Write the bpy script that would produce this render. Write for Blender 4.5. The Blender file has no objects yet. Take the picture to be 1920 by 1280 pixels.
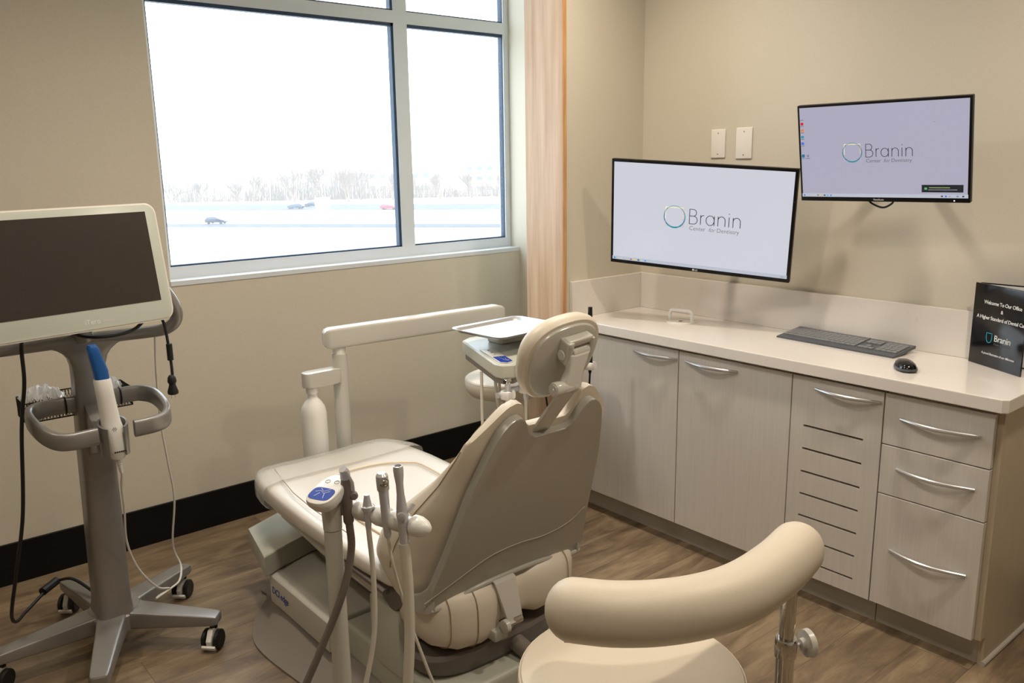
import bpy, bmesh, math, random
from mathutils import Vector, Matrix
random.seed(7)
PI = math.pi
S = bpy.context.scene
COL = S.collection

# ------------------------------------------------------------ camera
cam_d = bpy.data.cameras.new('camera')
cam = bpy.data.objects.new('camera', cam_d)
COL.objects.link(cam)
CAMP = Vector((-3.0852, -2.7135, 1.6038))
yaw, pitch, roll = 0.6953, -0.2120, -0.0152
fw = Vector((math.sin(yaw)*math.cos(pitch), math.cos(yaw)*math.cos(pitch), math.sin(pitch)))
rt = Vector((math.cos(yaw), -math.sin(yaw), 0))
up = rt.cross(fw)
rt2 = rt*math.cos(roll)+up*math.sin(roll)
up2 = up*math.cos(roll)-rt*math.sin(roll)
cam.matrix_world = Matrix(((rt2.x, up2.x, -fw.x, CAMP.x), (rt2.y, up2.y, -fw.y, CAMP.y), (rt2.z, up2.z, -fw.z, CAMP.z), (0, 0, 0, 1)))
cam_d.sensor_width = 36.0
cam_d.lens = 1574.32/1920*36
cam_d.clip_start = 0.05
cam_d.clip_end = 2000
S.camera = cam

# ------------------------------------------------------------ world + exposure
w = bpy.data.worlds.new('overcast_sky')
S.world = w
w.use_nodes = True
bg = w.node_tree.nodes['Background']
bg.inputs[0].default_value = (0.76, 0.89, 1.0, 1)
bg.inputs[1].default_value = 5.6
S.view_settings.view_transform = 'Standard'
S.view_settings.look = 'None'
S.view_settings.exposure = 0.0
S.view_settings.gamma = 1.0
S.view_settings.use_curve_mapping = False
CAN_POWER = 15.0
CAN_COLOR = (1.0, 0.885, 0.75)
CAN_SPOTS = [(-3.5, -0.45, .5), (-2.1, -0.5, .9), (-0.8, -0.55, .9), (-2.3, -2.3, .7), (-0.85, -2.2, 1.1)]
CEIL = 2.75

# ------------------------------------------------------------ materials
def lin(c):
    return c/12.92 if c <= 0.04045 else ((c+0.055)/1.055)**2.4
def rgb(r, g, b):
    return (lin(r/255), lin(g/255), lin(b/255), 1)
def mat(name, col, rough=0.5, metal=0.0, spec=0.5, coat=0.0, emit=None, es=0.0, alpha=1.0, trans=0.0):
    m = bpy.data.materials.new(name)
    m.use_nodes = True
    b = m.node_tree.nodes['Principled BSDF']
    b.inputs['Base Color'].default_value = col
    b.inputs['Roughness'].default_value = rough
    b.inputs['Metallic'].default_value = metal
    b.inputs['Specular IOR Level'].default_value = spec
    b.inputs['Coat Weight'].default_value = coat
    if emit:
        b.inputs['Emission Color'].default_value = emit
        b.inputs['Emission Strength'].default_value = es
    b.inputs['Alpha'].default_value = alpha
    b.inputs['Transmission Weight'].default_value = trans
    return m
def nodes(m):
    return m.node_tree.nodes, m.node_tree.links, m.node_tree.nodes['Principled BSDF']
def noisy(name, c1, c2, scale=(1, 1, 1), nscale=10, detail=4, rough=0.5, bump=0.0, lo=0.35, hi=0.65, spec=0.5, metal=0, coat=0):
    """procedural colour: noise between two colours, in object space"""
    m = mat(name, c1, rough, metal, spec, coat)
    N, L, b = nodes(m)
    tc = N.new('ShaderNodeTexCoord'); mp = N.new('ShaderNodeMapping'); mp.inputs['Scale'].default_value = scale
    nz = N.new('ShaderNodeTexNoise'); nz.inputs['Scale'].default_value = nscale; nz.inputs['Detail'].default_value = detail
    cr = N.new('ShaderNodeValToRGB')
    cr.color_ramp.elements[0].position = lo; cr.color_ramp.elements[0].color = c1
    cr.color_ramp.elements[1].position = hi; cr.color_ramp.elements[1].color = c2
    L.new(tc.outputs['Object'], mp.inputs['Vector']); L.new(mp.outputs[0], nz.inputs['Vector'])
    L.new(nz.outputs[0], cr.inputs[0]); L.new(cr.outputs[0], b.inputs['Base Color'])
    if bump:
        bp = N.new('ShaderNodeBump'); bp.inputs['Strength'].default_value = bump; bp.inputs['Distance'].default_value = 0.002
        L.new(nz.outputs[0], bp.inputs['Height']); L.new(bp.outputs[0], b.inputs['Normal'])
    return m

M = {}
M['wall'] = noisy('wall_paint', rgb(205, 197, 180), rgb(209, 201, 184), nscale=180, detail=2, rough=0.6, bump=0.05, spec=0.3)
M['ceiling'] = mat('ceiling_paint', rgb(236, 232, 222), 0.8)
M['black_base'] = mat('black_baseboard', rgb(11, 11, 12), 0.5, spec=.25)
M['white_frame'] = mat('window_frame_white', rgb(216, 221, 226), 0.35)
M['gasket'] = mat('window_gasket', rgb(40, 62, 88), 0.5)
M['wood'] = noisy('maple_wood', rgb(216, 188, 158), rgb(188, 150, 118), scale=(10, 14, .9), nscale=2.4, detail=9, rough=0.4, lo=0.35, hi=0.8)
M['wood_edge_warm_lit'] = noisy('maple_edge_warm_lit', rgb(204, 158, 108), rgb(186, 134, 84), scale=(30, 30, 2), nscale=3, detail=6, rough=0.4)  # warm ceiling light on the front edge is put into this deeper orange
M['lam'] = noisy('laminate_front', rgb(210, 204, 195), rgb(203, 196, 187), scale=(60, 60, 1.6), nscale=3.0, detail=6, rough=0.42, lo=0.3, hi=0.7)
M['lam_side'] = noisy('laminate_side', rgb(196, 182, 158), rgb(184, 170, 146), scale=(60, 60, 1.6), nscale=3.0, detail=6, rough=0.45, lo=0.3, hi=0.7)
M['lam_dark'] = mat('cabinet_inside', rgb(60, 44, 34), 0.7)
M['kick'] = noisy('toe_kick_laminate', rgb(182, 175, 164), rgb(174, 167, 155), scale=(2, 2, 60), nscale=3, rough=0.5)
M['slot'] = mat('slot_shadow_gap', rgb(46, 32, 24), 0.7)
M['steel'] = mat('brushed_steel', rgb(208, 208, 210), 0.30, 0.85)
M['chrome'] = mat('chrome', rgb(215, 213, 210), 0.07, 1.0)
M['satin'] = mat('satin_nickel', rgb(198, 198, 201), 0.30, 0.30)
M['black'] = mat('black_plastic', rgb(11, 11, 13), 0.4, spec=.3)
M['black_gloss'] = mat('black_gloss', rgb(12, 12, 16), 0.12)
M['rubber'] = mat('black_rubber', rgb(14, 14, 15), 0.5)
M['white_pl'] = mat('white_plastic', rgb(226, 224, 218), 0.32)
M['switch'] = mat('wall_plate_plastic', rgb(232, 226, 218), 0.35)
M['screw'] = mat('screw_head', rgb(150, 145, 138), 0.4, 0.6)
M['chair_pl'] = mat('warm_grey_plastic', rgb(196, 192, 182), 0.24)
M['shell_pl'] = mat('back_shell_grey', rgb(170, 166, 155), 0.24)
M['chair_pl2'] = mat('pale_green_grey_plastic', rgb(186, 186, 172), 0.35)
M['plate_metal'] = mat('grey_painted_metal', rgb(130, 121, 113), 0.42)
M['dark_trim'] = mat('dark_grey_trim', rgb(104, 96, 90), 0.4)
M['vinyl'] = noisy('cream_vinyl', rgb(218, 208, 190), rgb(216, 205, 187), nscale=300, detail=2, rough=0.42, bump=0.04, spec=0.45)
M['vinyl_tan'] = noisy('tan_vinyl', rgb(214, 202, 183), rgb(211, 199, 180), nscale=300, detail=2, rough=0.48, bump=0.04)
M['seat_white'] = noisy('seat_vinyl', rgb(216, 210, 200), rgb(213, 207, 197), nscale=250, detail=2, rough=0.3, bump=0.04)
M['seam'] = mat('seam_thread', rgb(160, 138, 108), 0.7)
M['beige_line'] = mat('beige_topstitch_band', rgb(232, 214, 188), 0.6)
M['grey_hose'] = mat('grey_hose', rgb(112, 102, 94), 0.42)
M['cream_hose'] = mat('cream_hose', rgb(208, 203, 188), 0.4)
M['blue'] = mat('blue_tip_plastic', rgb(18, 82, 150), 0.35)
M['blue_panel'] = mat('blue_keypad', rgb(30, 62, 158), 0.25)
M['cart'] = mat('cart_silver_paint', rgb(142, 139, 135), 0.33, 0.45)
M['cable'] = mat('pale_cable', rgb(214, 210, 204), 0.4)
M['bezel'] = mat('pale_green_white_bezel', rgb(194, 199, 188), 0.22)
M['bezel_edge'] = mat('bezel_edge_white', rgb(226, 220, 208), 0.35)
M['screen_off'] = mat('screen_off_glass', rgb(62, 55, 50), 0.22, spec=0.5)
M['clear'] = mat('clear_plastic_film', rgb(222, 218, 208), 0.16, alpha=0.46)
M['bag'] = mat('crumpled_plastic_bag', rgb(238, 240, 242), 0.15, alpha=0.78)
M['mesh_metal'] = mat('wire_basket_black', rgb(40, 36, 34), 0.5, 0.3)
M['glass'] = mat('window_glass', (1, 1, 1, 1), 0.0, alpha=0.04)
M['key'] = mat('keycap_grey', rgb(122, 124, 126), 0.42)
M['key_base'] = mat('keyboard_body', rgb(78, 82, 88), 0.4)
M['bottle'] = mat('bottle_white', rgb(232, 230, 224), 0.4)
M['teal'] = mat('logo_teal', rgb(20, 120, 135), 0.4, emit=rgb(30, 128, 142), es=0.6)

# quartz worktop with fine flecks
m = mat('quartz', rgb(226, 216, 206), 0.10, coat=0.3); M['quartz'] = m
N, L, b = nodes(m)
tc = N.new('ShaderNodeTexCoord'); nz = N.new('ShaderNodeTexNoise'); nz.inputs['Scale'].default_value = 55; nz.inputs['Detail'].default_value = 5
cr = N.new('ShaderNodeValToRGB'); cr.color_ramp.elements[0].position = 0.27; cr.color_ramp.elements[0].color = rgb(219, 210, 201)
cr.color_ramp.elements[1].position = 0.36; cr.color_ramp.elements[1].color = rgb(228, 221, 213)
L.new(tc.outputs['Object'], nz.inputs['Vector']); L.new(nz.outputs[0], cr.inputs[0]); L.new(cr.outputs[0], b.inputs['Base Color'])

# plank floor, planks run along X
m = mat('plank_floor', rgb(140, 115, 92), 0.38); M['floor'] = m
N, L, b = nodes(m)
tc = N.new('ShaderNodeTexCoord')
br = N.new('ShaderNodeTexBrick'); br.inputs['Scale'].default_value = 1.0
br.inputs['Brick Width'].default_value = 1.22; br.inputs['Row Height'].default_value = 0.18
br.inputs['Mortar Size'].default_value = 0.0009; br.inputs['Mortar Smooth'].default_value = 0.2
br.inputs['Color1'].default_value = (0, 0, 0, 1); br.inputs['Color2'].default_value = (1, 1, 1, 1); br.inputs['Mortar'].default_value = (0.5, 0.5, 0.5, 1)
br.offset = 0.37
L.new(tc.outputs['Object'], br.inputs['Vector'])
vm = N.new('ShaderNodeVectorMath'); vm.operation = 'MULTIPLY_ADD'
vm.inputs[1].default_value = (7.3, 3.1, 5.0)
L.new(br.outputs['Color'], vm.inputs[0]); L.new(tc.outputs['Object'], vm.inputs[2])
mp = N.new('ShaderNodeMapping'); mp.inputs['Scale'].default_value = (1.3, 5.0, 1.0)
L.new(vm.outputs[0], mp.inputs['Vector'])
n1 = N.new('ShaderNodeTexNoise'); n1.inputs['Scale'].default_value = 2.6; n1.inputs['Detail'].default_value = 8; n1.inputs['Roughness'].default_value = 0.62; n1.inputs['Distortion'].default_value = 0.5
mp2 = N.new('ShaderNodeMapping'); mp2.inputs['Scale'].default_value = (2.5, 60.0, 1.0)
n2 = N.new('ShaderNodeTexNoise'); n2.inputs['Scale'].default_value = 3.0; n2.inputs['Detail'].default_value = 5
L.new(mp.outputs[0], n1.inputs['Vector']); L.new(vm.outputs[0], mp2.inputs['Vector']); L.new(mp2.outputs[0], n2.inputs['Vector'])
cr = N.new('ShaderNodeValToRGB')
e = cr.color_ramp.elements
e[0].position = 0.30; e[0].color = rgb(92, 76, 62)
e[1].position = 0.72; e[1].color = rgb(160, 140, 112)
x = cr.color_ramp.elements.new(0.5); x.color = rgb(128, 109, 86)
L.new(n1.outputs[0], cr.inputs[0])
mx = N.new('ShaderNodeMix'); mx.data_type = 'RGBA'; mx.blend_type = 'OVERLAY'; mx.inputs[0].default_value = 0.22
L.new(cr.outputs[0], mx.inputs[6]); L.new(n2.outputs[0], mx.inputs[7])
mx2 = N.new('ShaderNodeMix'); mx2.data_type = 'RGBA'; mx2.blend_type = 'MULTIPLY'
tone = N.new('ShaderNodeMapRange'); tone.inputs['To Min'].default_value = 0.90; tone.inputs['To Max'].default_value = 1.05
L.new(br.outputs['Color'], tone.inputs['Value'])
cmb = N.new('ShaderNodeCombineColor')
for i in range(3): L.new(tone.outputs[0], cmb.inputs[i])
mx2.inputs[0].default_value = 1.0
L.new(mx.outputs[2], mx2.inputs[6]); L.new(cmb.outputs[0], mx2.inputs[7])
mx3 = N.new('ShaderNodeMix'); mx3.data_type = 'RGBA'; mx3.inputs[7].default_value = rgb(84, 67, 54)
L.new(br.outputs['Fac'], mx3.inputs[0]); L.new(mx2.outputs[2], mx3.inputs[6])
L.new(mx3.outputs[2], b.inputs['Base Color'])
bp = N.new('ShaderNodeBump'); bp.inputs['Strength'].default_value = 0.12; bp.inputs['Distance'].default_value = 0.002
L.new(n2.outputs[0], bp.inputs['Height']); L.new(bp.outputs[0], b.inputs['Normal'])

def screen_mat(name, c, s):
    return mat(name, (0.02, 0.02, 0.02, 1), 0.25, emit=c, es=s)
M['screen_a'] = screen_mat('lit_screen_white', rgb(212, 214, 225), 0.90)
M['screen_b'] = screen_mat('lit_screen_lilac', rgb(196, 194, 216), 0.72)
M['taskbar'] = screen_mat('lit_taskbar', rgb(202, 208, 222), 0.8)
M['ink'] = mat('dark_teal_ink', rgb(24, 52, 66), 0.6)
M['ink_grey'] = mat('grey_ink', rgb(110, 116, 128), 0.6)
M['print_white'] = mat('white_print', rgb(232, 232, 232), 0.5)

# ------------------------------------------------------------ object helpers
WL = {}     # world location of unrotated parents
def origin(o):
    return WL.get(o.name, Vector((0, 0, 0)))
def thing(name, label, cat, loc=(0, 0, 0), group=None, mtx=None):
    o = bpy.data.objects.new(name, None); COL.objects.link(o)
    o.empty_display_size = 0.1
    if mtx is not None: o.matrix_world = mtx
    else: o.location = loc
    o['label'] = label; o['category'] = cat
    if group: o['group'] = group
    WL[o.name] = Vector(loc) if mtx is None else Vector((0, 0, 0))
    return o
def obj(name, bm, m, parent=None, smooth=True, angle=35, label=None):
    me = bpy.data.meshes.new(name)
    bmesh.ops.recalc_face_normals(bm, faces=bm.faces)
    bm.to_mesh(me); bm.free()
    return obj_me(name, me, m, parent, smooth, angle, label)
def obj_me(name, me, m, parent=None, smooth=True, angle=35, label=None):
    o = bpy.data.objects.new(name, me); COL.objects.link(o)
    if parent is not None:
        o.parent = parent
        wl = origin(parent)
        me.transform(Matrix.Translation(-wl)); WL[o.name] = wl
    for mm in (m if isinstance(m, (list, tuple)) else [m]): me.materials.append(mm)
    if smooth:
        for p in me.polygons: p.use_smooth = True
        me.set_sharp_from_angle(angle=math.radians(angle))
    if label: o['label'] = label
    return o
def tag(o, label, cat, group=None):
    o['label'] = label; o['category'] = cat
    if group: o['group'] = group
    return o
def struct(name, bm, m, parent=None, smooth=False):
    o = obj(name, bm, m, parent, smooth)
    if parent is None: o['kind'] = 'structure'
    return o
def B(): return bmesh.new()
def add_box(bm, x0, x1, y0, y1, z0, z1, bev=0.0, seg=2, mtx=None):
    vs = [bm.verts.new(p) for p in ((x0, y0, z0), (x1, y0, z0), (x1, y1, z0), (x0, y1, z0), (x0, y0, z1), (x1, y0, z1), (x1, y1, z1), (x0, y1, z1))]
    fs = [bm.faces.new([vs[i] for i in f]) for f in ((3, 2, 1, 0), (4, 5, 6, 7), (0, 1, 5, 4), (1, 2, 6, 5), (2, 3, 7, 6), (3, 0, 4, 7))]
    geo = vs
    if bev > 0:
        es = list({e for f in fs for e in f.edges})
        r = bmesh.ops.bevel(bm, geom=es, offset=bev, segments=seg, profile=0.6, affect='EDGES')
        geo = list({v for f in r['faces'] for v in f.verts} | {v for v in vs if v.is_valid})
    if mtx is not None: bmesh.ops.transform(bm, matrix=mtx, verts=geo)
    return geo
def box(x0, x1, y0, y1, z0, z1, bev=0.0, seg=2, mtx=None):
    bm = B(); add_box(bm, x0, x1, y0, y1, z0, z1, bev, seg, mtx); return bm
def frame_of(d):
    d = d.normalized()
    a = Vector((0, 0, 1)) if abs(d.z) < 0.9 else Vector((1, 0, 0))
    u = d.cross(a).normalized(); v = d.cross(u).normalized()
    return u, v
def spline(pts, n=8):
    """Catmull-Rom through the points"""
    P = [Vector(p) for p in pts]
    if len(P) < 3: return P
    Q = [P[0]*2-P[1]]+P+[P[-1]*2-P[-2]]
    out = []
    for i in range(1, len(Q)-2):
        for k in range(n):
            t = k/n
            a, b_, c, d = Q[i-1], Q[i], Q[i+1], Q[i+2]
            out.append(0.5*((2*b_)+(c-a)*t+(2*a-5*b_+4*c-d)*t*t+(3*b_-a-3*c+d)*t**3))
    out.append(P[-1]); return out
def add_tube(bm, pts, r, seg=12, closed=False, cap=True, flat=None):
    """tube through points; r a number or a list; flat=(ru,rv) for an oval section with 'v' kept vertical-ish"""
    P = [Vector(p) for p in pts]; n = len(P)
    R = r if isinstance(r, (list, tuple)) else [r]*n
    rings = []; u = None
    for i in range(n):
        if closed: d = P[(i+1) % n]-P[i-1]
        else: d = P[min(i+1, n-1)]-P[max(i-1, 0)]
        d.normalize()
        if u is None: u, v = frame_of(d)
        else:
            u = (u-d*u.dot(d)).normalized()
        v = d.cross(u).normalized()
        if flat:
            v = (Vector(flat[2])-d*Vector(flat[2]).dot(d)).normalized(); uu = v.cross(d).normalized()
            ring = [bm.verts.new(P[i]+uu*spow(math.cos(2*PI*k/seg), flat[3])*flat[0]*R[i]+v*spow(math.sin(2*PI*k/seg), flat[3])*flat[1]*R[i]) for k in range(seg)]
        else:
            ring = [bm.verts.new(P[i]+(u*math.cos(2*PI*k/seg)+v*math.sin(2*PI*k/seg))*R[i]) for k in range(seg)]
        rings.append(ring)
    m_ = n if closed else n-1
    for i in range(m_):
        a = rings[i]; b_ = rings[(i+1) % n]
        for k in range(seg): bm.faces.new((a[k], a[(k+1) % seg], b_[(k+1) % seg], b_[k]))
    if cap and not closed:
        bm.faces.new(rings[0][::-1]); bm.faces.new(rings[-1])
def spow(x, e): return math.copysign(abs(x)**e, x)
def tube(pts, r, seg=12, **k):
    bm = B(); add_tube(bm, pts, r, seg, **k); return bm
def add_loft(bm, rings, cap=True):
    R = [[bm.verts.new(p) for p in r] for r in rings]; n = len(R[0])
    for a, b_ in zip(R, R[1:]):
        for k in range(n): bm.faces.new((a[k], a[(k+1) % n], b_[(k+1) % n], b_[k]))
    if cap: bm.faces.new(R[0][::-1]); bm.faces.new(R[-1])
def loft(rings, cap=True):
    bm = B(); add_loft(bm, rings, cap); return bm
def add_lathe(bm, base, axis, prof, seg=24):
    """prof: list of (distance along axis, radius)"""
    base = Vector(base); axis = Vector(axis).normalized(); u, v = frame_of(axis)
    rings = [[base+axis*h+(u*math.cos(2*PI*k/seg)+v*math.sin(2*PI*k/seg))*max(r, 1e-4) for k in range(seg)] for h, r in prof]
    add_loft(bm, rings)
def lathe(base, axis, prof, seg=24):
    bm = B(); add_lathe(bm, base, axis, prof, seg); return bm
def super_ring(c, ux, uy, a, b_, e=0.6, n=40):
    c, ux, uy = Vector(c), Vector(ux), Vector(uy)
    return [c+ux*spow(math.cos(2*PI*k/n), e)*a+uy*spow(math.sin(2*PI*k/n), e)*b_ for k in range(n)]
def add_prism(bm, pts, ext, bev=0.0, seg=2):
    """polygon (3D points) extruded by vector ext"""
    ext = Vector(ext)
    a = [bm.verts.new(Vector(p)) for p in pts]; b_ = [bm.verts.new(Vector(p)+ext) for p in pts]
    n = len(a)
    f1 = bm.faces.new(a[::-1]); f2 = bm.faces.new(b_)
    for k in range(n): bm.faces.new((a[k], a[(k+1) % n], b_[(k+1) % n], b_[k]))
    if bev > 0:
        es = list(f1.edges)+list(f2.edges)
        bmesh.ops.bevel(bm, geom=es, offset=bev, segments=seg, profile=0.6, affect='EDGES')
def prism(pts, ext, bev=0.0, seg=2):
    bm = B(); add_prism(bm, pts, ext, bev, seg); return bm
def rrect(cx, cy, w_, h_, r, n=6):
    out = []
    for (sx, sy, a0) in ((1, 1, 0), (-1, 1, 90), (-1, -1, 180), (1, -1, 270)):
        for k in range(n+1):
            a = math.radians(a0+90*k/n)
            out.append((cx+sx*(w_/2-r)+math.cos(a)*r, cy+sy*(h_/2-r)+math.sin(a)*r))
    return out
def text_me(s, size, offset=0.0, extrude=0.0003, align='LEFT', shear=0.0, space=1.0):
    cu = bpy.data.curves.new('lettering', 'FONT'); cu.body = s; cu.size = size; cu.offset = offset*size
    cu.extrude = extrude; cu.align_x = align; cu.shear = shear; cu.space_character = space; cu.resolution_u = 3
    o = bpy.data.objects.new('lettering', cu); COL.objects.link(o)
    dg = bpy.context.evaluated_depsgraph_get()
    me = bpy.data.meshes.new_from_object(o.evaluated_get(dg))
    bpy.data.objects.remove(o); bpy.data.curves.remove(cu)
    return me
XZ = Matrix(((1, 0, 0, 0), (0, 0, -1, 0), (0, 1, 0, 0), (0, 0, 0, 1)))   # text lying in XY -> upright in XZ, facing -Y

# ================================================================ SETTING
X0, Y0, YW = -4.9, -4.3, 0.9085
bm = box(X0-.1, 0.15, Y0-.1, YW+.15, -0.06, 0); struct('floor', bm, M['floor'])
bm = box(X0-.1, 0.15, Y0-.1, YW+.15, CEIL, CEIL+.1); struct('ceiling', bm, M['ceiling'])
WX0, WX1, WZ0, WZ1 = -1.9346, 0.0, 1.1269, 2.68
bm = B()
add_box(bm, X0, WX0, YW, YW+.13, 0, CEIL); add_box(bm, WX0, 0, YW, YW+.13, 0, WZ0-.022); add_box(bm, WX0, 0, YW, YW+.13, WZ1, CEIL)
struct('wall_far', bm, M['wall'])
struct('wall_right', box(0, 0.13, Y0, YW+.13, 0, CEIL), M['wall'])
struct('wall_left', box(X0-.13, X0, Y0, YW+.13, 0, CEIL), M['wall'])
struct('wall_near', box(X0, 0, Y0-.13, Y0, 0, CEIL), M['wall'])
struct('wall_partition', box(-0.503, 0, 0, 0.238, 0, CEIL), M['wall'])
# wooden end cladding of the partition
bm = box(-0.5232, -0.503, 0.0, 0.24, 0, CEIL)
t1 = struct('trim_1', bm, M['wood'])
bm = box(-0.5232, -0.503, -0.008, 0.0, 0, CEIL, 0.001)
struct('trim_2', bm, M['wood_edge_warm_lit'])
struct('baseboard_far', box(X0, 0, YW-.015, YW, 0, 0.166, 0.002), M['black_base'])
struct('baseboard_right', box(-.015, 0, Y0, -1.822, 0, 0.166, 0.002), M['black_base'])
struct('baseboard_left', box(X0, X0+.015, Y0, YW-.015, 0, 0.166, 0.002), M['black_base'])

# window: frame, gaskets, four panes, sill
FY0, FY1 = 0.98, 1.03
win = bpy.data.objects.new('window_1', None); COL.objects.link(win); win['kind'] = 'structure'
win.location = (-0.95, 1.0, 1.15); WL['window_1'] = Vector((-0.95, 1.0, 1.15))
bm = B()
for (a, b_, c, d) in ((WX0, 0, WZ0, 1.178), (WX0, 0, 2.272, 2.329), (WX0, 0, WZ1-.05, WZ1), (-0.728, -0.652, 1.178, 2.272), (-0.728, -0.652, 2.329, WZ1-.05), (WX0, WX0+.03, 1.178, 2.272), (WX0, WX0+.03, 2.329, WZ1-.05), (-0.035, 0, 1.178, 2.272), (-0.035, 0, 2.329, WZ1-.05)):
    add_box(bm, a, b_, FY0, FY1, c, d)
obj('window_frame', bm, M['white_frame'], win, smooth=False)
bm = B()
for (xa, xb) in ((WX0+.03, -.728), (-.652, -.035)):
    for (za, zb) in ((1.178, 2.272), (2.329, WZ1-.05)):
        g = 0.011
        add_box(bm, xa, xb, FY0+.008, FY1-.01, za, za+.007)
        add_box(bm, xa, xb, FY0+.008, FY1-.01, zb-.016, zb)
        add_box(bm, xa, xa+.006, FY0+.008, FY1-.01, za, zb)
        add_box(bm, xb-(.014 if xb < -.5 else .004), xb, FY0+.008, FY1-.01, za, zb)
obj('window_gasket', bm, M['gasket'], win, smooth=False)
for (xa, xb) in ((WX0+.035, -.735), (-.645, -.04)):
    for (za, zb) in ((1.183, 2.26), (2.334, WZ1-.055)):
        obj('window_pane', box(xa, xb, FY0+.024, FY0+.028, za, zb), M['glass'], win, smooth=False)
bm = box(WX0, 0, YW-.004, YW+.13, WZ0-.022, WZ0, 0.002)
obj('window_sill', bm, M['white_frame'], win, smooth=False)

# recessed ceiling lights (above the frame)
for i, (lx, ly, lp) in enumerate(CAN_SPOTS):
    t = thing('ceiling_light', 'round white recessed ceiling downlight in the white ceiling', 'ceiling light', (lx, ly, CEIL-.004), 'recessed ceiling downlights')
    bm = B()
    add_lathe(bm, (lx, ly, CEIL), (0, 0, -1), [(0, .10), (.006, .10), (.008, .085), (.001, .078)], 28)
    obj('trim_ring', bm, M['ceiling'], t)
    ld = bpy.data.lights.new('downlight', 'AREA'); ld.shape = 'DISK'; ld.size = 0.13; ld.energy = CAN_POWER*lp; ld.color = CAN_COLOR; ld.spread = math.radians(150)
    lo = bpy.data.objects.new('lamp', ld); COL.objects.link(lo); lo.parent = t; lo.location = (0, 0, -0.012)

# ================================================================ CABINETS AND WORKTOP
CX = -0.456
def handle(y0, y1, z, parent):
    bm = B(); n = 14; pts = []; R = []
    for i in range(n+1):
        t = i/n; pts.append((CX-0.002-0.030*math.sin(PI*t), y0+(y1-y0)*t, z)); R.append(0.0042+0.0028*math.sin(PI*t)**0.6)
    add_tube(bm, pts, R, 10)
    o = obj('handle', bm, M['steel'], parent, label='bowed brushed steel handle')
def front_panel(name, y0, y1, z0, z1, parent, hy=None, hz=None, slots=False):
    g = 0.0018
    bm = B()
    if not slots:
        add_box(bm, CX, CX+.02, y1+g, y0-g, z0+g, z1-g, 0.0012, 1)
    else:
        sy0, sy1, zs = y0-.053, y1+.062, [.666, .581, .495, .410, .326, .241, .156]
        add_box(bm, CX, CX+.02, sy0, y0-g, z0+g, z1-g); add_box(bm, CX, CX+.02, y1+g, sy1, z0+g, z1-g)
        edges = [z0+g]+sum([[z-.004, z+.004] for z in sorted(zs)], [])+[z1-g]
        for k in range(0, len(edges), 2): add_box(bm, CX, CX+.02, sy1, sy0, edges[k], edges[k+1])
    o = obj(name, bm, M['lam'], parent, smooth=False)
    if hy: handle(hy[0], hy[1], hz, o)
    return o
cab = thing('double_door_cabinet', 'pale laminate base cabinet with two doors nearest the wood-clad partition', 'cabinet', (-.22, -.56, 0))
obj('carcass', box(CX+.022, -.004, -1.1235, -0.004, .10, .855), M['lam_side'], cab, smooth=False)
obj('toe_kick', box(-.394, -.02, -1.1235, -.004, 0, .10), M['kick'], cab, smooth=False)
front_panel('door', -.006, -.611, .10, .846, cab, (-.372, -.616+.012), .809)
front_panel('door', -.611, -1.1245, .10, .846, cab, (-.648, -.893), .809)
cab = thing('vented_cabinet', 'pale laminate base cabinet with one slotted door between doors and drawers', 'cabinet', (-.22, -1.29, 0))
obj('carcass', box(CX+.026, -.004, -1.4615, -1.1265, .10, .855), M['lam_dark'], cab, smooth=False)
obj('toe_kick', box(-.394, -.02, -1.4615, -1.1265, 0, .10), M['kick'], cab, smooth=False)
front_panel('door', -1.1255, -1.4625, .10, .846, cab, (-1.216, -1.453), .809, slots=True)
cab = thing('drawer_cabinet', 'pale laminate base cabinet with three drawers at the open end of the counter', 'cabinet', (-.22, -1.63, 0))
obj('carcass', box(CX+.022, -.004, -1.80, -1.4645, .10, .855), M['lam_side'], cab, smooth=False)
obj('toe_kick', box(-.394, -.02, -1.80, -1.4645, 0, .10), M['kick'], cab, smooth=False)
for (za, zb, hz) in ((.671, .846, .768), (.499, .671, .597), (.10, .499, .311)):
    front_panel('drawer', -1.4635, -1.8015, za, zb, cab, (-1.52, -1.764), hz)
side = [(CX+.022, .10), (CX+.022, .855), (-.004, .855), (-.004, 0), (-.394, 0), (-.394, .10)]
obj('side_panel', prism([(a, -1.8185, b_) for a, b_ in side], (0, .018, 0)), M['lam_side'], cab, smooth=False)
bm = B(); add_tube(bm, [(-.402, -1.8205, .007), (-.004, -1.8205, .007)], 0.009, 10)
obj('shoe_moulding', bm, M['kick'], cab)

wt = thing('countertop', 'long pale quartz countertop with backsplash along the right wall', 'countertop', (-.24, -.92, .86))
out = [(-.482, -.001), (-.482, -1.822), (-.468, -1.837), (-.002, -1.837), (-.002, -.001)]
obj('worktop', prism([(a, b_, .858) for a, b_ in out], (0, 0, .042), .003), M['quartz'], wt, smooth=False)
obj('backsplash', box(-.02, -.0005, -1.837, -.0005, .9, 1.068, .0015, 1), M['quartz'], wt, smooth=False)
obj('side_splash', box(-.4785, -.0205, -.0205, -.0005, .9, 1.068, .0015, 1), M['quartz'], wt, smooth=False)

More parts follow.
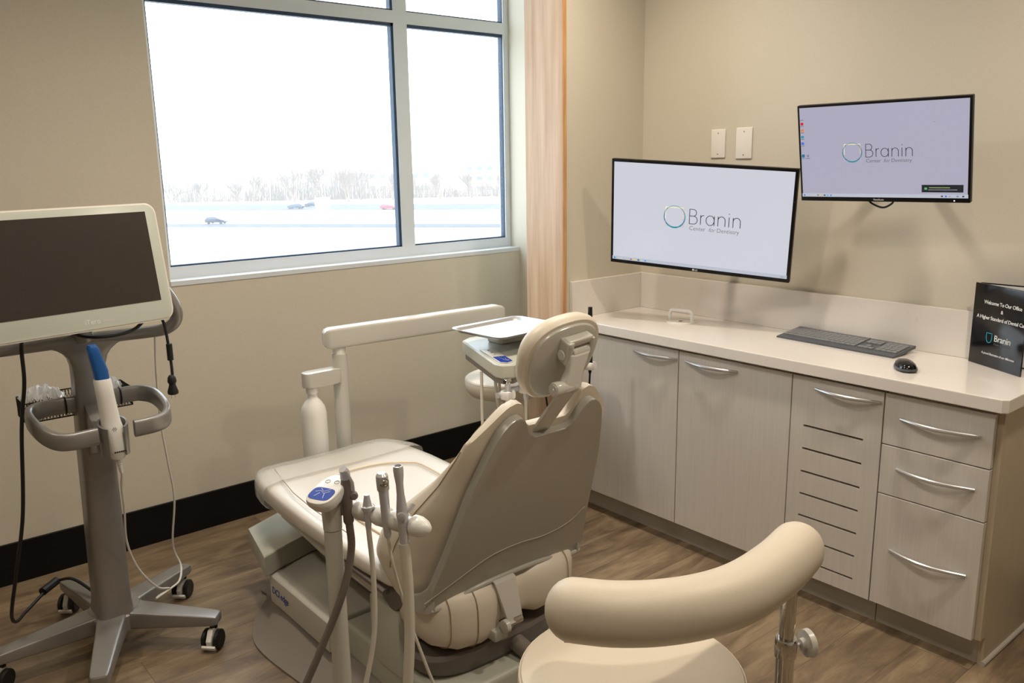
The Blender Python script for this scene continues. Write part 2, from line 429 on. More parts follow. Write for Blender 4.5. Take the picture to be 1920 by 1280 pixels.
# ================================================================ THINGS ON THE COUNTER
g = thing('waste_chute_lid', 'small round lid with white arched handle set in the countertop', 'lid', (-.19, -.408, .9))
obj('lid_disc', lathe((-.19, -.408, .9), (0, 0, 1), [(0, .066), (.003, .066), (.0045, .063), (.0045, .012), (.002, .010)], 40), M['quartz'], g)
obj('lid_hole', lathe((-.195, -.408, .9045), (0, 0, 1), [(0, .009), (.0006, .009)], 16), M['slot'], g)
d = Vector((.18, -.98, 0)).normalized()
pts = [Vector((-.195, -.408, .904))+d*a+Vector((0, 0, h)) for a, h in ((-.054, 0), (-.054, .026), (-.050, .040), (-.038, .047), (.038, .047), (.050, .040), (.054, .026), (.054, 0))]
obj('arched_handle', tube(spline(pts, 5), .0075, 12), M['white_pl'], g)

# keyboard
KC = Vector((-.115, -1.122, .902)); KA = math.atan2(-.030, .487)
kb = thing('computer_keyboard', 'dark grey computer keyboard lying on the countertop', 'keyboard', KC)
tl = math.radians(7)
def kp(u, v, h):   # u along length (towards camera right = -Y), v towards wall, h up
    du = Vector((-.055, -.998, 0)); dv = Vector((.998, -.055, 0))*math.cos(tl)+Vector((0, 0, math.sin(tl)))
    dn = dv.cross(du).normalized()
    if dn.z < 0: dn = -dn
    return KC+du*u+dv*v+dn*h
KW, KD = .487, .155
bm = B(); add_prism(bm, [kp(a*KW/2, b_, .002) for a, b_ in ((-1, -.075), (1, -.075), (1, .078), (-1, .078))], kp(0, 0, .014)-kp(0, 0, .002), .003)
obj('keyboard_body', bm, M['key_base'], kb)
bm = B()
rows = [.066, .043, .024, .005, -.014, -.033, -.056]
def keyrow(u0, u1, n, v, hgt=.016):
    ww = (u1-u0)/n
    for i in range(n):
        a, b_ = u0+i*ww+.001, u0+(i+1)*ww-.001
        add_prism(bm, [kp(a, v-hgt/2, .0135), kp(b_, v-hgt/2, .0135), kp(b_, v+hgt/2, .0135), kp(a, v+hgt/2, .0135)], kp(0, 0, .005)-kp(0, 0, 0))
keyrow(-.235, .075, 16, .062, .011)
for v in (.043, .024, .005, -.014): keyrow(-.235, .075, 15, v)
for a, b_, n in ((-.235, -.175, 3), (-.175, -.03, 1), (-.03, .075, 5)): keyrow(a, b_, n, -.035)
for v in (.043, .024): keyrow(.085, .145, 3, v)
keyrow(.105, .125, 1, -.014); keyrow(.085, .145, 3, -.035)
for v in (.043, .024, .005, -.014, -.035): keyrow(.155, .236, 4, v)
k = obj('keys', bm, M['key'], kb, smooth=False); k['kind'] = 'stuff'
for s in (-.2, .2):
    p = kp(s, .07, 0); obj('foot', box(p.x-.006, p.x+.006, p.y-.012, p.y+.012, .9002, p.z+.003), M['key_base'], kb)

# mouse
MC = Vector((-.325, -1.462, .9)); ma = math.radians(38)
ms = thing('computer_mouse', 'small black computer mouse beside the keyboard on the countertop', 'mouse', MC)
ux = Vector((-math.cos(ma), -math.sin(ma), 0)); uy = Vector((math.sin(ma), -math.cos(ma), 0))
rings = []
prof = [(.000, .96, .98), (.004, 1.0, 1.0), (.012, .97, .98), (.020, .88, .93), (.026, .70, .80), (.030, .42, .5), (.0315, .1, .12)]
for h, a, b_ in prof:
    rings.append([p+Vector((0, 0, .001+h)) for p in super_ring(MC-ux*.004*h/.03, ux, uy, .056*b_, .033*a, .85, 32)])
obj('mouse_body', loft(rings), M['black_gloss'], ms)
rings = []
for h in (.0055, .0125):
    rings.append([p+Vector((0, 0, h)) for p in super_ring(MC+uy*0, ux, uy, .0575*(1-(h-.006)*3), .0345*(1-(h-.006)*3), .85, 32)])
obj('side_band', loft(rings), M['key_base'], ms)
obj('scroll_wheel', lathe(MC+ux*.030+Vector((0, 0, .0235))-uy*.004, uy, [(0, .006), (.001, .0075), (.007, .0075), (.008, .006)], 16), M['rubber'], ms)

# standing booklet
bk = thing('welcome_booklet', 'black standing booklet with white lettering at the right edge of the countertop', 'booklet', (-.046, -1.552, .9))
sp = Vector((-.052, -1.552, .9)); dc = Vector((-.118, -.212, 0)).normalized(); nrm = Vector((-dc.y, dc.x, 0)); nrm = -nrm if nrm.x > 0 else nrm
BW, BH = .232, .276
def bp3(u, h, o=0): return sp+dc*u+Vector((0, 0, h))+nrm*o
bm = B(); add_prism(bm, [bp3(0, 0), bp3(BW, 0), bp3(BW, BH), bp3(0, BH)], -nrm*.006, .001)
obj('front_cover', bm, M['black_gloss'], bk)
d2 = Vector((.02, -1, 0)).normalized()
n2_ = Vector((-1, -.02, 0)).normalized()
bm = B(); s2 = Vector((-.0455, -1.5655, .9))
add_prism(bm, [s2, s2+d2*BW, s2+d2*BW+Vector((0, 0, BH)), s2+Vector((0, 0, BH))], n2_*-.006, .001)
obj('back_cover', bm, M['black_gloss'], bk)
bm = B(); add_prism(bm, [s2+d2*.012-n2_*-.002+Vector((0, 0, .006)), s2+d2*(BW-.01)-n2_*-.002+Vector((0, 0, .006)), s2+d2*(BW-.01)-n2_*-.002+Vector((0, 0, BH-.004)), s2+d2*.012-n2_*-.002+Vector((0, 0, BH-.004))], n2_*.003)
obj('inner_page', bm, M['print_white'], bk)
def on_cover(me, u, h, off=.0006):
    # local text plane x->dc, y->z, normal->nrm
    mt = Matrix((((dc.x), 0, nrm.x, 0), (dc.y, 0, nrm.y, 0), (0, 1, 0, 0), (0, 0, 0, 1)))
    me.transform(mt); me.transform(Matrix.Translation(bp3(u, h, off)))
    return me
UC = BW*.56
for s, size, h in (('Welcome To Our Office', .0175, .211), ('&', .017, .187), ('A Higher Standard of Dental Care', .0172, .160), ('A proud illustration of our difference', .0105, .042)):
    me = text_me(s, size, 0.004, align='CENTER', space=.93)
    obj_me('lettering', on_cover(me, UC, h), M['print_white'], bk, smooth=False)
me = text_me('Branin', .030, -.004, align='CENTER', space=.95)
obj_me('lettering', on_cover(me, UC+.014, .092), M['print_white'], bk, smooth=False)
me = text_me('Center for Dentistry', .0085, -.006, align='CENTER')
obj_me('lettering', on_cover(me, UC+.014, .080), M['ink_grey'], bk, smooth=False)
pts = []
for (a, b_) in ((-.012, .016), (.012, .016), (.0125, -.002), (.008, -.013), (0, -.017), (-.008, -.013), (-.0125, -.002)): pts.append(bp3(UC-.045+a, .099+b_, .0008))
obj('shield_emblem', tube(pts, .0011, 6, closed=True), M['teal'], bk)

# wall plates
for i, (ya, yb, za, zb, lab) in enumerate(((-.395, -.469, 1.602, 1.722, 'narrower blank wall plate, on the left, above the large monitor'), (-.523, -.603, 1.597, 1.725, 'wider blank wall plate, on the right, above the large monitor'))):
    t = thing('wall_plate', 'white '+lab, 'wall plate', (0, (ya+yb)/2, (za+zb)/2))
    obj('plate', box(-.006, 0, yb, ya, za, zb, .003, 3), M['switch'], t)
    for z in (za+.016, zb-.016):
        obj('screw', lathe((-.0055, (ya+yb)/2, z), (-1, 0, 0), [(0, .0032), (.001, .003)], 12), M['screw'], t)

# ================================================================ MONITORS
def pose(c, a, t, r):
    u = Vector((math.sin(a), -math.cos(a), 0)); n = Vector((-math.cos(a), -math.sin(a), 0)); v = Vector((0, 0, 1))
    n2 = n*math.cos(t)-v*math.sin(t); v2 = v*math.cos(t)+n*math.sin(t)
    u3 = u*math.cos(r)+v2*math.sin(r); v3 = v2*math.cos(r)-u*math.sin(r)
    y = -n2
    return Matrix(((u3.x, y.x, v3.x, c[0]), (u3.y, y.y, v3.y, c[1]), (u3.z, y.z, v3.z, c[2]), (0, 0, 0, 1)))
def quad(x0, x1, z0, z1, y, th=.0004):
    return box(x0, x1, y-th, y, z0, z1)
def add_logo(par, cx, cz, s, y, ink):
    """ring emblem and lettering; s = ring radius"""
    bm = B(); n = 48; inn = []; outr = []
    for k in range(n):
        a = 2*PI*k/n
        th = .05+.07*(0.5-0.5*math.sin(a))
        outr.append(bm.verts.new((cx+math.cos(a)*s, y-.0006, cz+math.sin(a)*s)))
        inn.append(bm.verts.new((cx+math.cos(a)*s*(1-th), y-.0006, cz+math.sin(a)*s*(1-th)+s*.01)))
    for k in range(n): bm.faces.new((outr[k], outr[(k+1) % n], inn[(k+1) % n], inn[k]))
    obj('logo_ring', bm, M['teal'], par, smooth=False)
    for (x0, x1, z0, z1, c) in ((-.82, .82, .80, .86, (224, 218, 168)), (-.86, -.80, -.2, .86, (216, 214, 190)), (.80, .86, -.1, .84, (222, 178, 150)), (-.86, -.80, -.84, -.2, (206, 160, 196)), (.80, .86, -.84, -.1, (196, 152, 190)), (-.82, .82, -.86, -.82, (150, 170, 200))):
        key = 'logo%d_%d' % (c[0], c[1])
        if key not in M: M[key] = mat('logo_pastel', rgb(*c), .5, emit=rgb(*c), es=.6)
        obj('logo_bar', quad(cx+x0*s*.98, cx+x1*s*.98, cz+z0*s, cz+z1*s, y-.0002), M[key], par, smooth=False)
    # monoline word
    bm = B(); H = s*1.28; bx = cx+s*1.36; bz = cz-s*.48; r = s*.032
    def st(pts, ox):
        add_tube(bm, [(bx+ox*H+p[0]*H, y-.0006, bz+p[1]*H) for p in pts], r, 4)
    def arc(cx_, cy_, rx, ry, a0, a1, n=10): return [(cx_+math.cos(math.radians(a0+(a1-a0)*k/n))*rx, cy_+math.sin(math.radians(a0+(a1-a0)*k/n))*ry) for k in range(n+1)]
    st([(0, 0), (0, 1)], 0)
    st([(0, 1)]+arc(.26, .77, .22, .23, 90, -90)+[(0, .54)], 0)
    st([(0, .54)]+arc(.30, .27, .25, .27, 90, -90)+[(0, 0)], 0)
    st([(0, 0), (0, .66)], .78); st([(0, .40)]+arc(.2, .42, .2, .22, 180, 80, 6), .78)
    st(arc(.28, .33, .28, .33, 0, 360, 20), 1.16); st([(.56, 0), (.56, .66)], 1.16)
    for ox in (1.98, 3.0):
        st([(0, 0), (0, .66)], ox); st([(0, .36)]+arc(.24, .40, .24, .26, 180, 0)+[(.48, 0)], ox)
    st([(0, 0), (0, .66)], 2.72)
    add_tube(bm, [(bx+2.72*H, y-.0006, bz+.86*H), (bx+2.72*H, y-.0006, bz+.90*H)], r*1.5, 6)
    obj('lettering', bm, ink, par, smooth=False)
    for txt, dx, sh in (('Center', 0, 0), ('for', 1.33, .35), ('Dentistry', 1.92, 0)):
        me = text_me(txt, s*.52, -.012, shear=sh, space=.98)
        me.transform(XZ); me.transform(Matrix.Translation((bx+dx*H, y-.0005, bz-s*.55)))
        obj_me('lettering', me, M['ink_grey'], par, smooth=False)
ICONC = {}
def icon(par, x, z, w_, h_, c, y, name='desktop_icon'):
    if c not in ICONC: ICONC[c] = mat('icon_colour', rgb(*c), .5, emit=rgb(*c), es=.55)
    obj(name, quad(x-w_/2, x+w_/2, z-h_/2, z+h_/2, y-.0004), ICONC[c], par, smooth=False)
def monitor(label, P, W, H, bz, bzb, scr, extra, wall_at):
    t = thing('wall_monitor', label, 'monitor', mtx=P)
    bm = box(-W/2, W/2, 0, .022, -H/2, H/2, .003, 2)
    obj('housing', bm, M['black'], t)
    bm = box(-W*.3, W*.3, .022, .045, -H*.3, H*.25, .008, 2); obj('rear_cover', bm, M['black'], t)
    obj('screen', quad(-W/2+bz, W/2-bz, -H/2+bzb, H/2-bz, 0, .0008), scr, t, smooth=False)
    # rear mount bracket going back to the wall
    inv = P.inverted(); wp = inv @ Vector(wall_at)
    bm = B(); add_tube(bm, [(0, .045, 0), (0, .07, 0), tuple(wp)], .018, 10)
    obj('wall_bracket', bm, M['black'], t)
    bm = B(); add_lathe(bm, tuple(wp), tuple((inv.to_3x3() @ Vector((-1, 0, 0)))), [(0, .055), (.01, .055)], 4)
    obj('bracket_plate', bm, M['black'], t)
    return t
PA = pose((-.2948, -.5593, 1.3611), .3343, .1387, -.0659)
W, H = .765, .447
ta = monitor('larger lit wall monitor with black frame above the countertop', PA, W, H, .012, .017, M['screen_a'], None, (-.012, -.55, 1.36))
ys = -.0008
obj('taskbar', quad(-W/2+.0095, W/2-.0095, -H/2+.016, -H/2+.030, ys), M['taskbar'], ta, smooth=False)
add_logo(ta, -.098, .0, .047, ys, M['ink'])
icon(ta, -.362, -.201, .007, .007, (20, 130, 210), ys-.0003, 'taskbar_icon')
for i, (x, c) in enumerate(((-.335, (190, 195, 205)), (-.286, (150, 110, 90)), (-.268, (220, 180, 70)), (-.252, (40, 90, 110)), (-.236, (170, 180, 195)), (-.220, (60, 150, 220)))):
    icon(ta, x, -.201, .008 if i else .02, .006 if i else .002, c, ys-.0003, 'taskbar_icon')
icon(ta, .355, -.199, .014, .0015, (120, 125, 140), ys-.0003, 'taskbar_icon'); icon(ta, .355, -.203, .016, .0015, (120, 125, 140), ys-.0003, 'taskbar_icon')
me = text_me('LG', .0095, .01, align='CENTER'); me.transform(XZ); me.transform(Matrix.Translation((.004, -.0004, -H/2+.0045)))
obj_me('lettering', me, M['print_white'], ta, smooth=False)
obj('maker_badge', lathe((-.0085, 0, -H/2+.008), (0, -1, 0), [(0, .0042), (.0006, .004)], 16), M['print_white'], ta)

PB = pose((-.2726, -1.2901, 1.6124), .1188, .2195, .0065)
W2, H2 = .565, .34
tb = monitor('smaller tilted wall monitor showing desktop icons, higher on the right wall', PB, W2, H2, .008, .017, M['screen_b'], None, (-.012, -1.28, 1.58))
obj('taskbar', quad(-W2/2+.006, W2/2-.006, -H2/2+.016, -H2/2+.028, ys), M['taskbar'], tb, smooth=False)
add_logo(tb, -.092, .002, .034, ys, M['ink'])
for (z, c1) in ((.128, (150, 160, 190)), (.107, (190, 20, 30)), (.084, (210, 120, 60)), (.061, (30, 140, 170)), (.038, (60, 110, 200))):
    icon(tb, -.267, z, .010, .009, c1, ys); icon(tb, -.267, z-.008, .012, .002, (90, 95, 120), ys, 'icon_caption')
icon(tb, -.267, -.006, .011, .011, (30, 110, 140), ys); icon(tb, -.267, -.015, .012, .002, (90, 95, 120), ys, 'icon_caption')
icon(tb, -.250, -.006, .008, .008, (120, 120, 140), ys); icon(tb, -.250, -.015, .015, .002, (90, 95, 120), ys, 'icon_caption')
for x, c in ((-.268, (40, 120, 210)), (-.25, (165, 170, 195)), (-.218, (150, 120, 110)), (-.205, (200, 170, 90)), (-.194, (40, 60, 90)), (-.183, (80, 150, 220)), (-.171, (60, 140, 210)), (.198, (60, 60, 90)), (.21, (60, 100, 200)), (.222, (150, 155, 180)), (.245, (120, 125, 150)), (.262, (60, 60, 90))):
    icon(tb, x, -.148, .006, .005, c, ys-.0003, 'taskbar_icon')
obj('notification_box', quad(.135, .262, -.135, -.110, ys-.0003), mat('notification_dark', rgb(40, 48, 62), .5), tb, smooth=False)
icon(tb, .148, -.1225, .008, .007, (90, 170, 110), ys-.0008, 'notification_mark')
icon(tb, .190, -.1195, .064, .0022, (150, 175, 120), ys-.0008, 'notification_text')
icon(tb, .200, -.1265, .088, .0022, (130, 135, 150), ys-.0008, 'notification_text')
icon(tb, .172, .095, .002, .003, (110, 110, 130), ys-.0003, 'cursor')
me = text_me('ViewSonic', .0085, .008, align='CENTER'); me.transform(XZ); me.transform(Matrix.Translation((-.006, -.0004, -H2/2+.005)))
obj_me('lettering', me, M['print_white'], tb, smooth=False)
obj('power_light', lathe((.235, 0, -H2/2+.007), (0, -1, 0), [(0, .0018), (.0006, .0016)], 10), mat('led_white', rgb(200, 210, 255), .4, emit=(.7, .8, 1, 1), es=4), tb)
bm = tube(spline([(-.05, .018, -H2/2+.005), (-.035, .020, -H2/2-.012), (0, .022, -H2/2-.026), (.030, .020, -H2/2-.012), (.040, .018, -H2/2+.005)], 8), .0035, 8)
obj('monitor_cable', bm, M['rubber'], tb)

# ================================================================ SCANNER CART
CB = Vector((-2.466, .158, 0))
ct = thing('scanner_cart', 'silver-grey rolling cart with tilted touch screen standing by the window wall', 'medical cart', CB)
tips = [(-2.164, .361), (-2.207, -.074), (-2.605, -.186), (-2.822, .153), (-2.531, .537)]
hubz = .135
for i, (tx, ty) in enumerate(tips):
    tip = Vector((tx, ty, 0)); d = (tip-CB); ln = d.length; d.normalize(); s = Vector((-d.y, d.x, 0))
    rings = []
    for t_, hw, z0, z1 in ((0.0, .050, .086, .152), (.25, .044, .084, .147), (.55, .037, .084, .137), (.85, .031, .086, .127), (.98, .028, .087, .122), (1.02, .024, .089, .119), (1.03, .018, .094, .114)):
        c = CB+d*(ln*t_)+Vector((0, 0, (z0+z1)/2))
        rings.append(super_ring(c, s, (0, 0, 1), hw, (z1-z0)/2, .24, 32))
    leg = obj('leg', loft(rings), M['cart'], ct)
    # caster under the tip
    cc = tip-d*.012; a = random.uniform(-.2, .2)+2.45; ax = Vector((math.cos(a), math.sin(a), 0)); tr = Vector((-ax.y, ax.x, 0))
    wc = cc+tr*.012+Vector((0, 0, .034))
    cs = obj('caster', lathe(cc+Vector((0, 0, .070)), (0, 0, 1), [(0, .013), (.02, .013), (.03, .011)], 14), M['rubber'], ct, label='black and white twin-wheel caster')
    bm = B()
    pts = [wc+tr*.030+Vector((0, 0, -.020)), wc+tr*.034+Vector((0, 0, .006)), wc+tr*.014+Vector((0, 0, .038)), wc-tr*.022+Vector((0, 0, .040)), wc-tr*.024+Vector((0, 0, .026)), wc+tr*.004+Vector((0, 0, .022)), wc+tr*.018+Vector((0, 0, -.020))]
    add_prism(bm, [p-ax*.009 for p in pts], ax*.018, .002)
    add_prism(bm, [p-ax*.024 for p in (wc+tr*.036+Vector((0, 0, -.022)), wc+tr*.040+Vector((0, 0, -.012)), wc+tr*.034+Vector((0, 0, -.008)), wc+tr*.028+Vector((0, 0, -.020)))], ax*.048, .002)
    obj('caster_fork', bm, M['white_pl'], cs)
    for sg in (-1, 1):
        b0 = wc+ax*sg*.0145
        obj('caster_wheel', lathe(b0, ax*sg, [(0, .030), (.002, .034), (.012, .034), (.016, .028), (.015, .010)], 24), M['rubber'], cs)
bm = B(); add_lathe(bm, CB+Vector((0, 0, .088)), (0, 0, 1), [(0, .085), (.05, .088), (.062, .078)], 28)
obj('hub', bm, M['cart'], ct)
# column
rings = []
COLX = -2.474
for (z, y, hw, hd) in ((.145, .150, .058, .075), (.19, .145, .053, .068), (.45, .125, .052, .06), (.72, .105, .050, .052), (.90, .085, .048, .044), (.97, .078, .047, .038), (1.01, .072, .049, .034), (1.035, .067, .056, .031), (1.052, .063, .068, .028), (1.066, .060, .086, .025), (1.076, .057, .110, .022), (1.084, .055, .14, .020), (1.092, .053, .16, .018), (1.100, .052, .16, .012)):
    rings.append(super_ring((COLX, y, z), (1, 0, 0), (0, 1, 0), hw, hd, .42, 40))
obj('column', loft(rings), M['cart'], ct)
bar = [(-3.03, .03, 1.20), (-3.03, .035, 1.14), (-3.01, .04, 1.105), (-2.96, .045, 1.095), (-2.7, .05, 1.090), (-2.474, .052, 1.090), (-2.30, .045, 1.088), (-2.245, .035, 1.092), (-2.217, .02, 1.112), (-2.210, .01, 1.145), (-2.225, .005, 1.19), (-2.262, .0, 1.25)]
obj('cross_bar', tube(spline(bar, 6), .019, 16), M['cart'], ct)
# front bracket + cradle
bm = B(); add_prism(bm, [(-2.505, .06, .90), (-2.505, -.05, .835), (-2.505, -.055, .76), (-2.505, .065, .72)], (.085, 0, 0), .004)
obj('cradle_bracket', bm, M['cart'], ct)
bm = B(); cc = Vector((-2.461, -.088, .80)); n = 22
for (r0, r1) in ((.034, .040),):
    ang = [math.radians(-55+290*k/n) for k in range(n+1)]
    V = [[], [], [], []]
    for a in ang:
        dx, dy = math.cos(a), math.sin(a)
        zt = .842+.025*(dy*.5+.5)
        V[0].append(bm.verts.new((cc.x+dx*r0, cc.y+dy*r0, .755))); V[1].append(bm.verts.new((cc.x+dx*r1, cc.y+dy*r1, .755)))
        V[2].append(bm.verts.new((cc.x+dx*r1*1.06, cc.y+dy*r1*1.06, zt))); V[3].append(bm.verts.new((cc.x+dx*r0*1.06, cc.y+dy*r0*1.06, zt)))
    for k in range(n):
        for q in range(4): bm.faces.new((V[q][k], V[q][k+1], V[(q+1) % 4][k+1], V[(q+1) % 4][k]))
    bm.faces.new([V[q][0] for q in range(4)]); bm.faces.new([V[q][n] for q in range(4)][::-1])
obj('wand_cradle', bm, M['cart'], ct)
# handle loops
FL = (.012, .026, (0, 0, 1), .55)
hl = [(-2.50, .085, .885), (-2.575, .085, .888), (-2.63, .075, .886), (-2.655, .045, .878), (-2.652, -.01, .860), (-2.635, -.06, .840), (-2.610, -.092, .828), (-2.575, -.102, .824), (-2.535, -.100, .824), (-2.508, -.098, .824)]
obj('side_handle', tube(spline(hl, 6), 1.0, 20, flat=FL), M['cart'], ct)
hr = [(-2.45, .085, .885), (-2.36, .085, .888), (-2.325, .078, .886), (-2.298, .045, .878), (-2.288, -.01, .860), (-2.292, -.06, .842), (-2.312, -.09, .832), (-2.345, -.102, .828), (-2.385, -.102, .826), (-2.405, -.102, .826)]
obj('side_handle', tube(spline(hr, 6), 1.0, 20, flat=FL), M['cart'], ct)
for x in (-2.548, -2.388):
    bm = B(); add_tube(bm, [(x, .085+math.cos(a)*.016, .887+math.sin(a)*.026) for a in [2*PI*k/20 for k in range(20)]], .0028, 6, closed=True)
    obj('rubber_band', bm, M['rubber'], ct)
# screen head
PS = pose((-2.5353, -.0544, 1.3129), 1.7092, -.1674, .0085)
hd = bpy.data.objects.new('screen_head', None)
SW, SH = .600, .362
inv = PS
def loc2world(bm, Mx): bmesh.ops.transform(bm, matrix=Mx, verts=bm.verts); return bm
bpy.data.objects.remove(hd)
rr = rrect(0, 0, SW, SH, .032, 8)
bm = B(); add_prism(bm, [(a, 0, b_) for a, b_ in rr], (0, .012, 0), .003)
hd = obj('screen_housing', loc2world(bm, PS), M['bezel_edge'], ct)
rr = rrect(0, 0, SW-.010, SH-.010, .028, 8)
bm = B(); add_prism(bm, [(a, -.002, b_) for a, b_ in rr], (0, .003, 0), .001)
obj('bezel_glass', loc2world(bm, PS), M['bezel'], hd)
bm = B(); add_prism(bm, [(a, .012, b_) for a, b_ in rrect(0, .0, SW*.82, SH*.8, .04, 6)], (0, .03, 0), .008)
obj('rear_housing', loc2world(bm, PS), M['bezel_edge'], hd)
obj('screen', loc2world(quad(-SW/2+.034, SW/2-.034, -SH/2+.062, SH/2-.026, -.002, .0006), PS), M['screen_off'], hd, smooth=False)
me = text_me('iTero', .020, -.004, align='LEFT'); me.transform(XZ); me.transform(Matrix.Translation((.030, -.0022, -SH/2+.020))); me.transform(PS)
obj_me('lettering', me, M['print_white'], hd, smooth=False)
me = text_me('element', .010, -.004, align='LEFT'); me.transform(XZ); me.transform(Matrix.Translation((.082, -.0022, -SH/2+.021))); me.transform(PS)
obj_me('lettering', me, M['bezel_edge'], hd, smooth=False)
bm = B(); add_tube(bm, [(-2.53, .0, 1.30), (-2.50, .03, 1.2), (-2.48, .05, 1.09)], .03, 14)
obj('screen_neck', bm, M['cart'], ct)
# wand resting in the cradle
wd = thing('intraoral_scanner', 'white handheld scanner with blue tip resting upright in the cart cradle', 'scanner', (-2.461, -.088, .75))
ax = Vector((-.07, .03, 1)).normalized()
base = Vector((-2.457, -.090, .742))
rings = []
for h, a, b_ in ((-.002, .012, .012), (.0, .018, .018), (.012, .026, .025), (.03, .030, .028), (.07, .031, .029), (.095, .031, .029), (.115, .027, .026), (.135, .026, .025), (.20, .0245, .024), (.245, .024, .024), (.25, .022, .022)):
    c = base+ax*h; rings.append(super_ring(c, (1, 0, 0), (0, 1, 0), a, b_, .8, 28))
obj('wand_body', loft(rings), M['white_pl'], wd)
rings = []
for h, a, b_, o in ((.249, .020, .019, 0), (.275, .021, .018, 0), (.30, .019, .016, .003), (.325, .017, .015, .006), (.345, .0155, .014, .008), (.354, .011, .010, .008)):
    c = base+ax*h+Vector((-o, 0, 0)); rings.append(super_ring(c, (1, 0, 0), (0, 1, 0), a, b_, .6, 24))
obj('scan_tip', loft(rings), M['blue'], wd)
bm = B()
for k in range(7):
    a = 2*PI*k/6; c = base+ax*.098+Vector((math.cos(a)*.005 if k < 6 else 0, -.0285, math.sin(a)*.005 if k < 6 else 0))
    add_lathe(bm, c, (0, -1, 0), [(0, .0016), (.001, .0014)], 6)
obj('speaker_holes', bm, M['ink_grey'], wd)
bm = B()
for k in range(6):
    x = -2.472+k*.006; add_box(bm, x, x+.004, -.1195, -.116, .767, .770)
obj('vent_slots', bm, M['black'], wd)
# wand cable down to base and back up
cp = [base+Vector((.001, 0, -.001)), base+Vector((.004, -.002, -.05)), (-2.45, -.06, .64), (-2.443, -.03, .55), (-2.435, .02, .42), (-2.40, .06, .30), (-2.34, .09, .20), (-2.29, .13, .160), (-2.33, .10, .163), (-2.35, .075, .168), (-2.28, .14, .155), (-2.235, .19, .150), (-2.205, .26, .17), (-2.22, .27, .23), (-2.225, .25, .30), (-2.215, .22, .45), (-2.23, .2, .60), (-2.245, .18, .75), (-2.25, .15, .95), (-2.255, .10, 1.09)]
obj('scanner_cable', tube(spline(cp, 8), .0036, 8), M['cable'], wd)
bm = B()
for k in range(9): add_lathe(bm, base+Vector((.0005+k*.0004, -.0002*k, -.004-.005*k)), (0, 0, -1), [(0, .0085-.0004*k), (.0032, .0085-.0004*k)], 12)
obj('strain_relief', bm, M['white_pl'], wd)
# power cable from the screen along the left, to the brick by the base
cp = [(-2.64, .035, 1.16), (-2.66, -.02, 1.10), (-2.665, -.02, 1.0), (-2.685, 0, .86), (-2.71, .02, .6), (-2.745, .06, .40), (-2.765, .12, .25), (-2.745, .22, .17), (-2.70, .34, .135), (-2.63, .42, .145)]
pc = obj('power_cable', tube(spline(cp, 8), .0055, 8), M['rubber'], ct)
cp = [(-2.47, .60, .15), (-2.56, .48, .152), (-2.63, .42, .145)]
obj('cable_plug', tube([(-2.63, .425, .150), (-2.575, .47, .155)], .015, 10), M['rubber'], ct)
obj('power_cable', tube(spline([(-2.575, .47, .155), (-2.53, .42, .165), (-2.49, .24, .16)], 6), .0055, 8), M['rubber'], ct)
cp = [(-2.56, .0, 1.16), (-2.50, -.02, 1.115), (-2.42, -.03, 1.105), (-2.35, -.02, 1.115), (-2.30, .0, 1.15)]
obj('power_cable', tube(spline(cp, 8), .0055, 8), M['rubber'], ct)
dc_ = obj('hanging_cord', tube(spline([(-2.272, -.0, 1.155), (-2.262, -.02, 1.12), (-2.258, -.03, 1.05), (-2.255, -.03, .97), (-2.258, -.03, .90)], 8), .0045, 8), M['rubber'], ct, label='short black cord with plug hanging below the screen')
obj('cord_sleeve', lathe((-2.256, -.03, 1.055), (0, 0, -1), [(0, .0095), (.052, .0095)], 12), M['rubber'], dc_)
obj('plug', lathe((-2.2585, -.03, .955), (0, 0, -1), [(0, .006), (.008, .012), (.022, .014), (.03, .010), (.036, .011), (.055, .017), (.062, .016), (.064, .012)], 16), M['rubber'], dc_)
bm = B()
for s in (-.006, .006): add_box(bm, -2.2585+s-.001, -2.2585+s+.001, -.032, -.028, .878, .892)
obj('plug_prongs', bm, M['steel'], dc_)
# basket of plastic sleeves behind the handles
bs = thing('wire_basket', 'small dark mesh basket strapped behind the cart handles, holding plastic sleeves', 'basket', (-2.49, .16, .86))
bm = B()
bx0, bx1, by0, by1, bz0, bz1 = -2.655, -2.345, .112, .225, .845, .905
for z in (bz0, bz1):
    add_tube(bm, [(bx0, by0, z), (bx1, by0, z), (bx1, by1, z), (bx0, by1, z)], .0022, 5, closed=True)
def wires(p, q, n):
    p = Vector(p); q = Vector(q)
    for k in range(n):
        a = p.lerp(q, k/n); b_ = p.lerp(q, min(1, (k+1.6)/n))
        add_tube(bm, [(a.x, a.y, bz0), (b_.x, b_.y, bz1)], .0011, 4); add_tube(bm, [(a.x, a.y, bz1), (b_.x, b_.y, bz0)], .0011, 4)
wires((bx0, by0, 0), (bx1, by0, 0), 34); wires((bx0, by1, 0), (bx1, by1, 0), 34); wires((bx0, by0, 0), (bx0, by1, 0), 12); wires((bx1, by0, 0), (bx1, by1, 0), 12)
for k in range(14): add_tube(bm, [(bx0+(bx1-bx0)*k/13, by0, bz0), (bx0+(bx1-bx0)*k/13, by1, bz0)], .0011, 4)
obj('mesh', bm, M['mesh_metal'], bs, smooth=False)
bm = B()
rnd = random.Random(3)
for (xa, xb) in ((bx0+.004, -2.535), (-2.44, bx1-.02)):
    nx, ny = 16, 8
    G = [[bm.verts.new((xa+(xb-xa)*i/nx, by0+.01+(by1-by0-.02)*j/ny, .905+.030*math.sin(PI*i/nx)**.5*math.sin(PI*j/ny)**.5+rnd.uniform(-.011, .013))) for j in range(ny+1)] for i in range(nx+1)]
    for i in range(nx):
        for j in range(ny): bm.faces.new((G[i][j], G[i+1][j], G[i+1][j+1], G[i][j+1]))
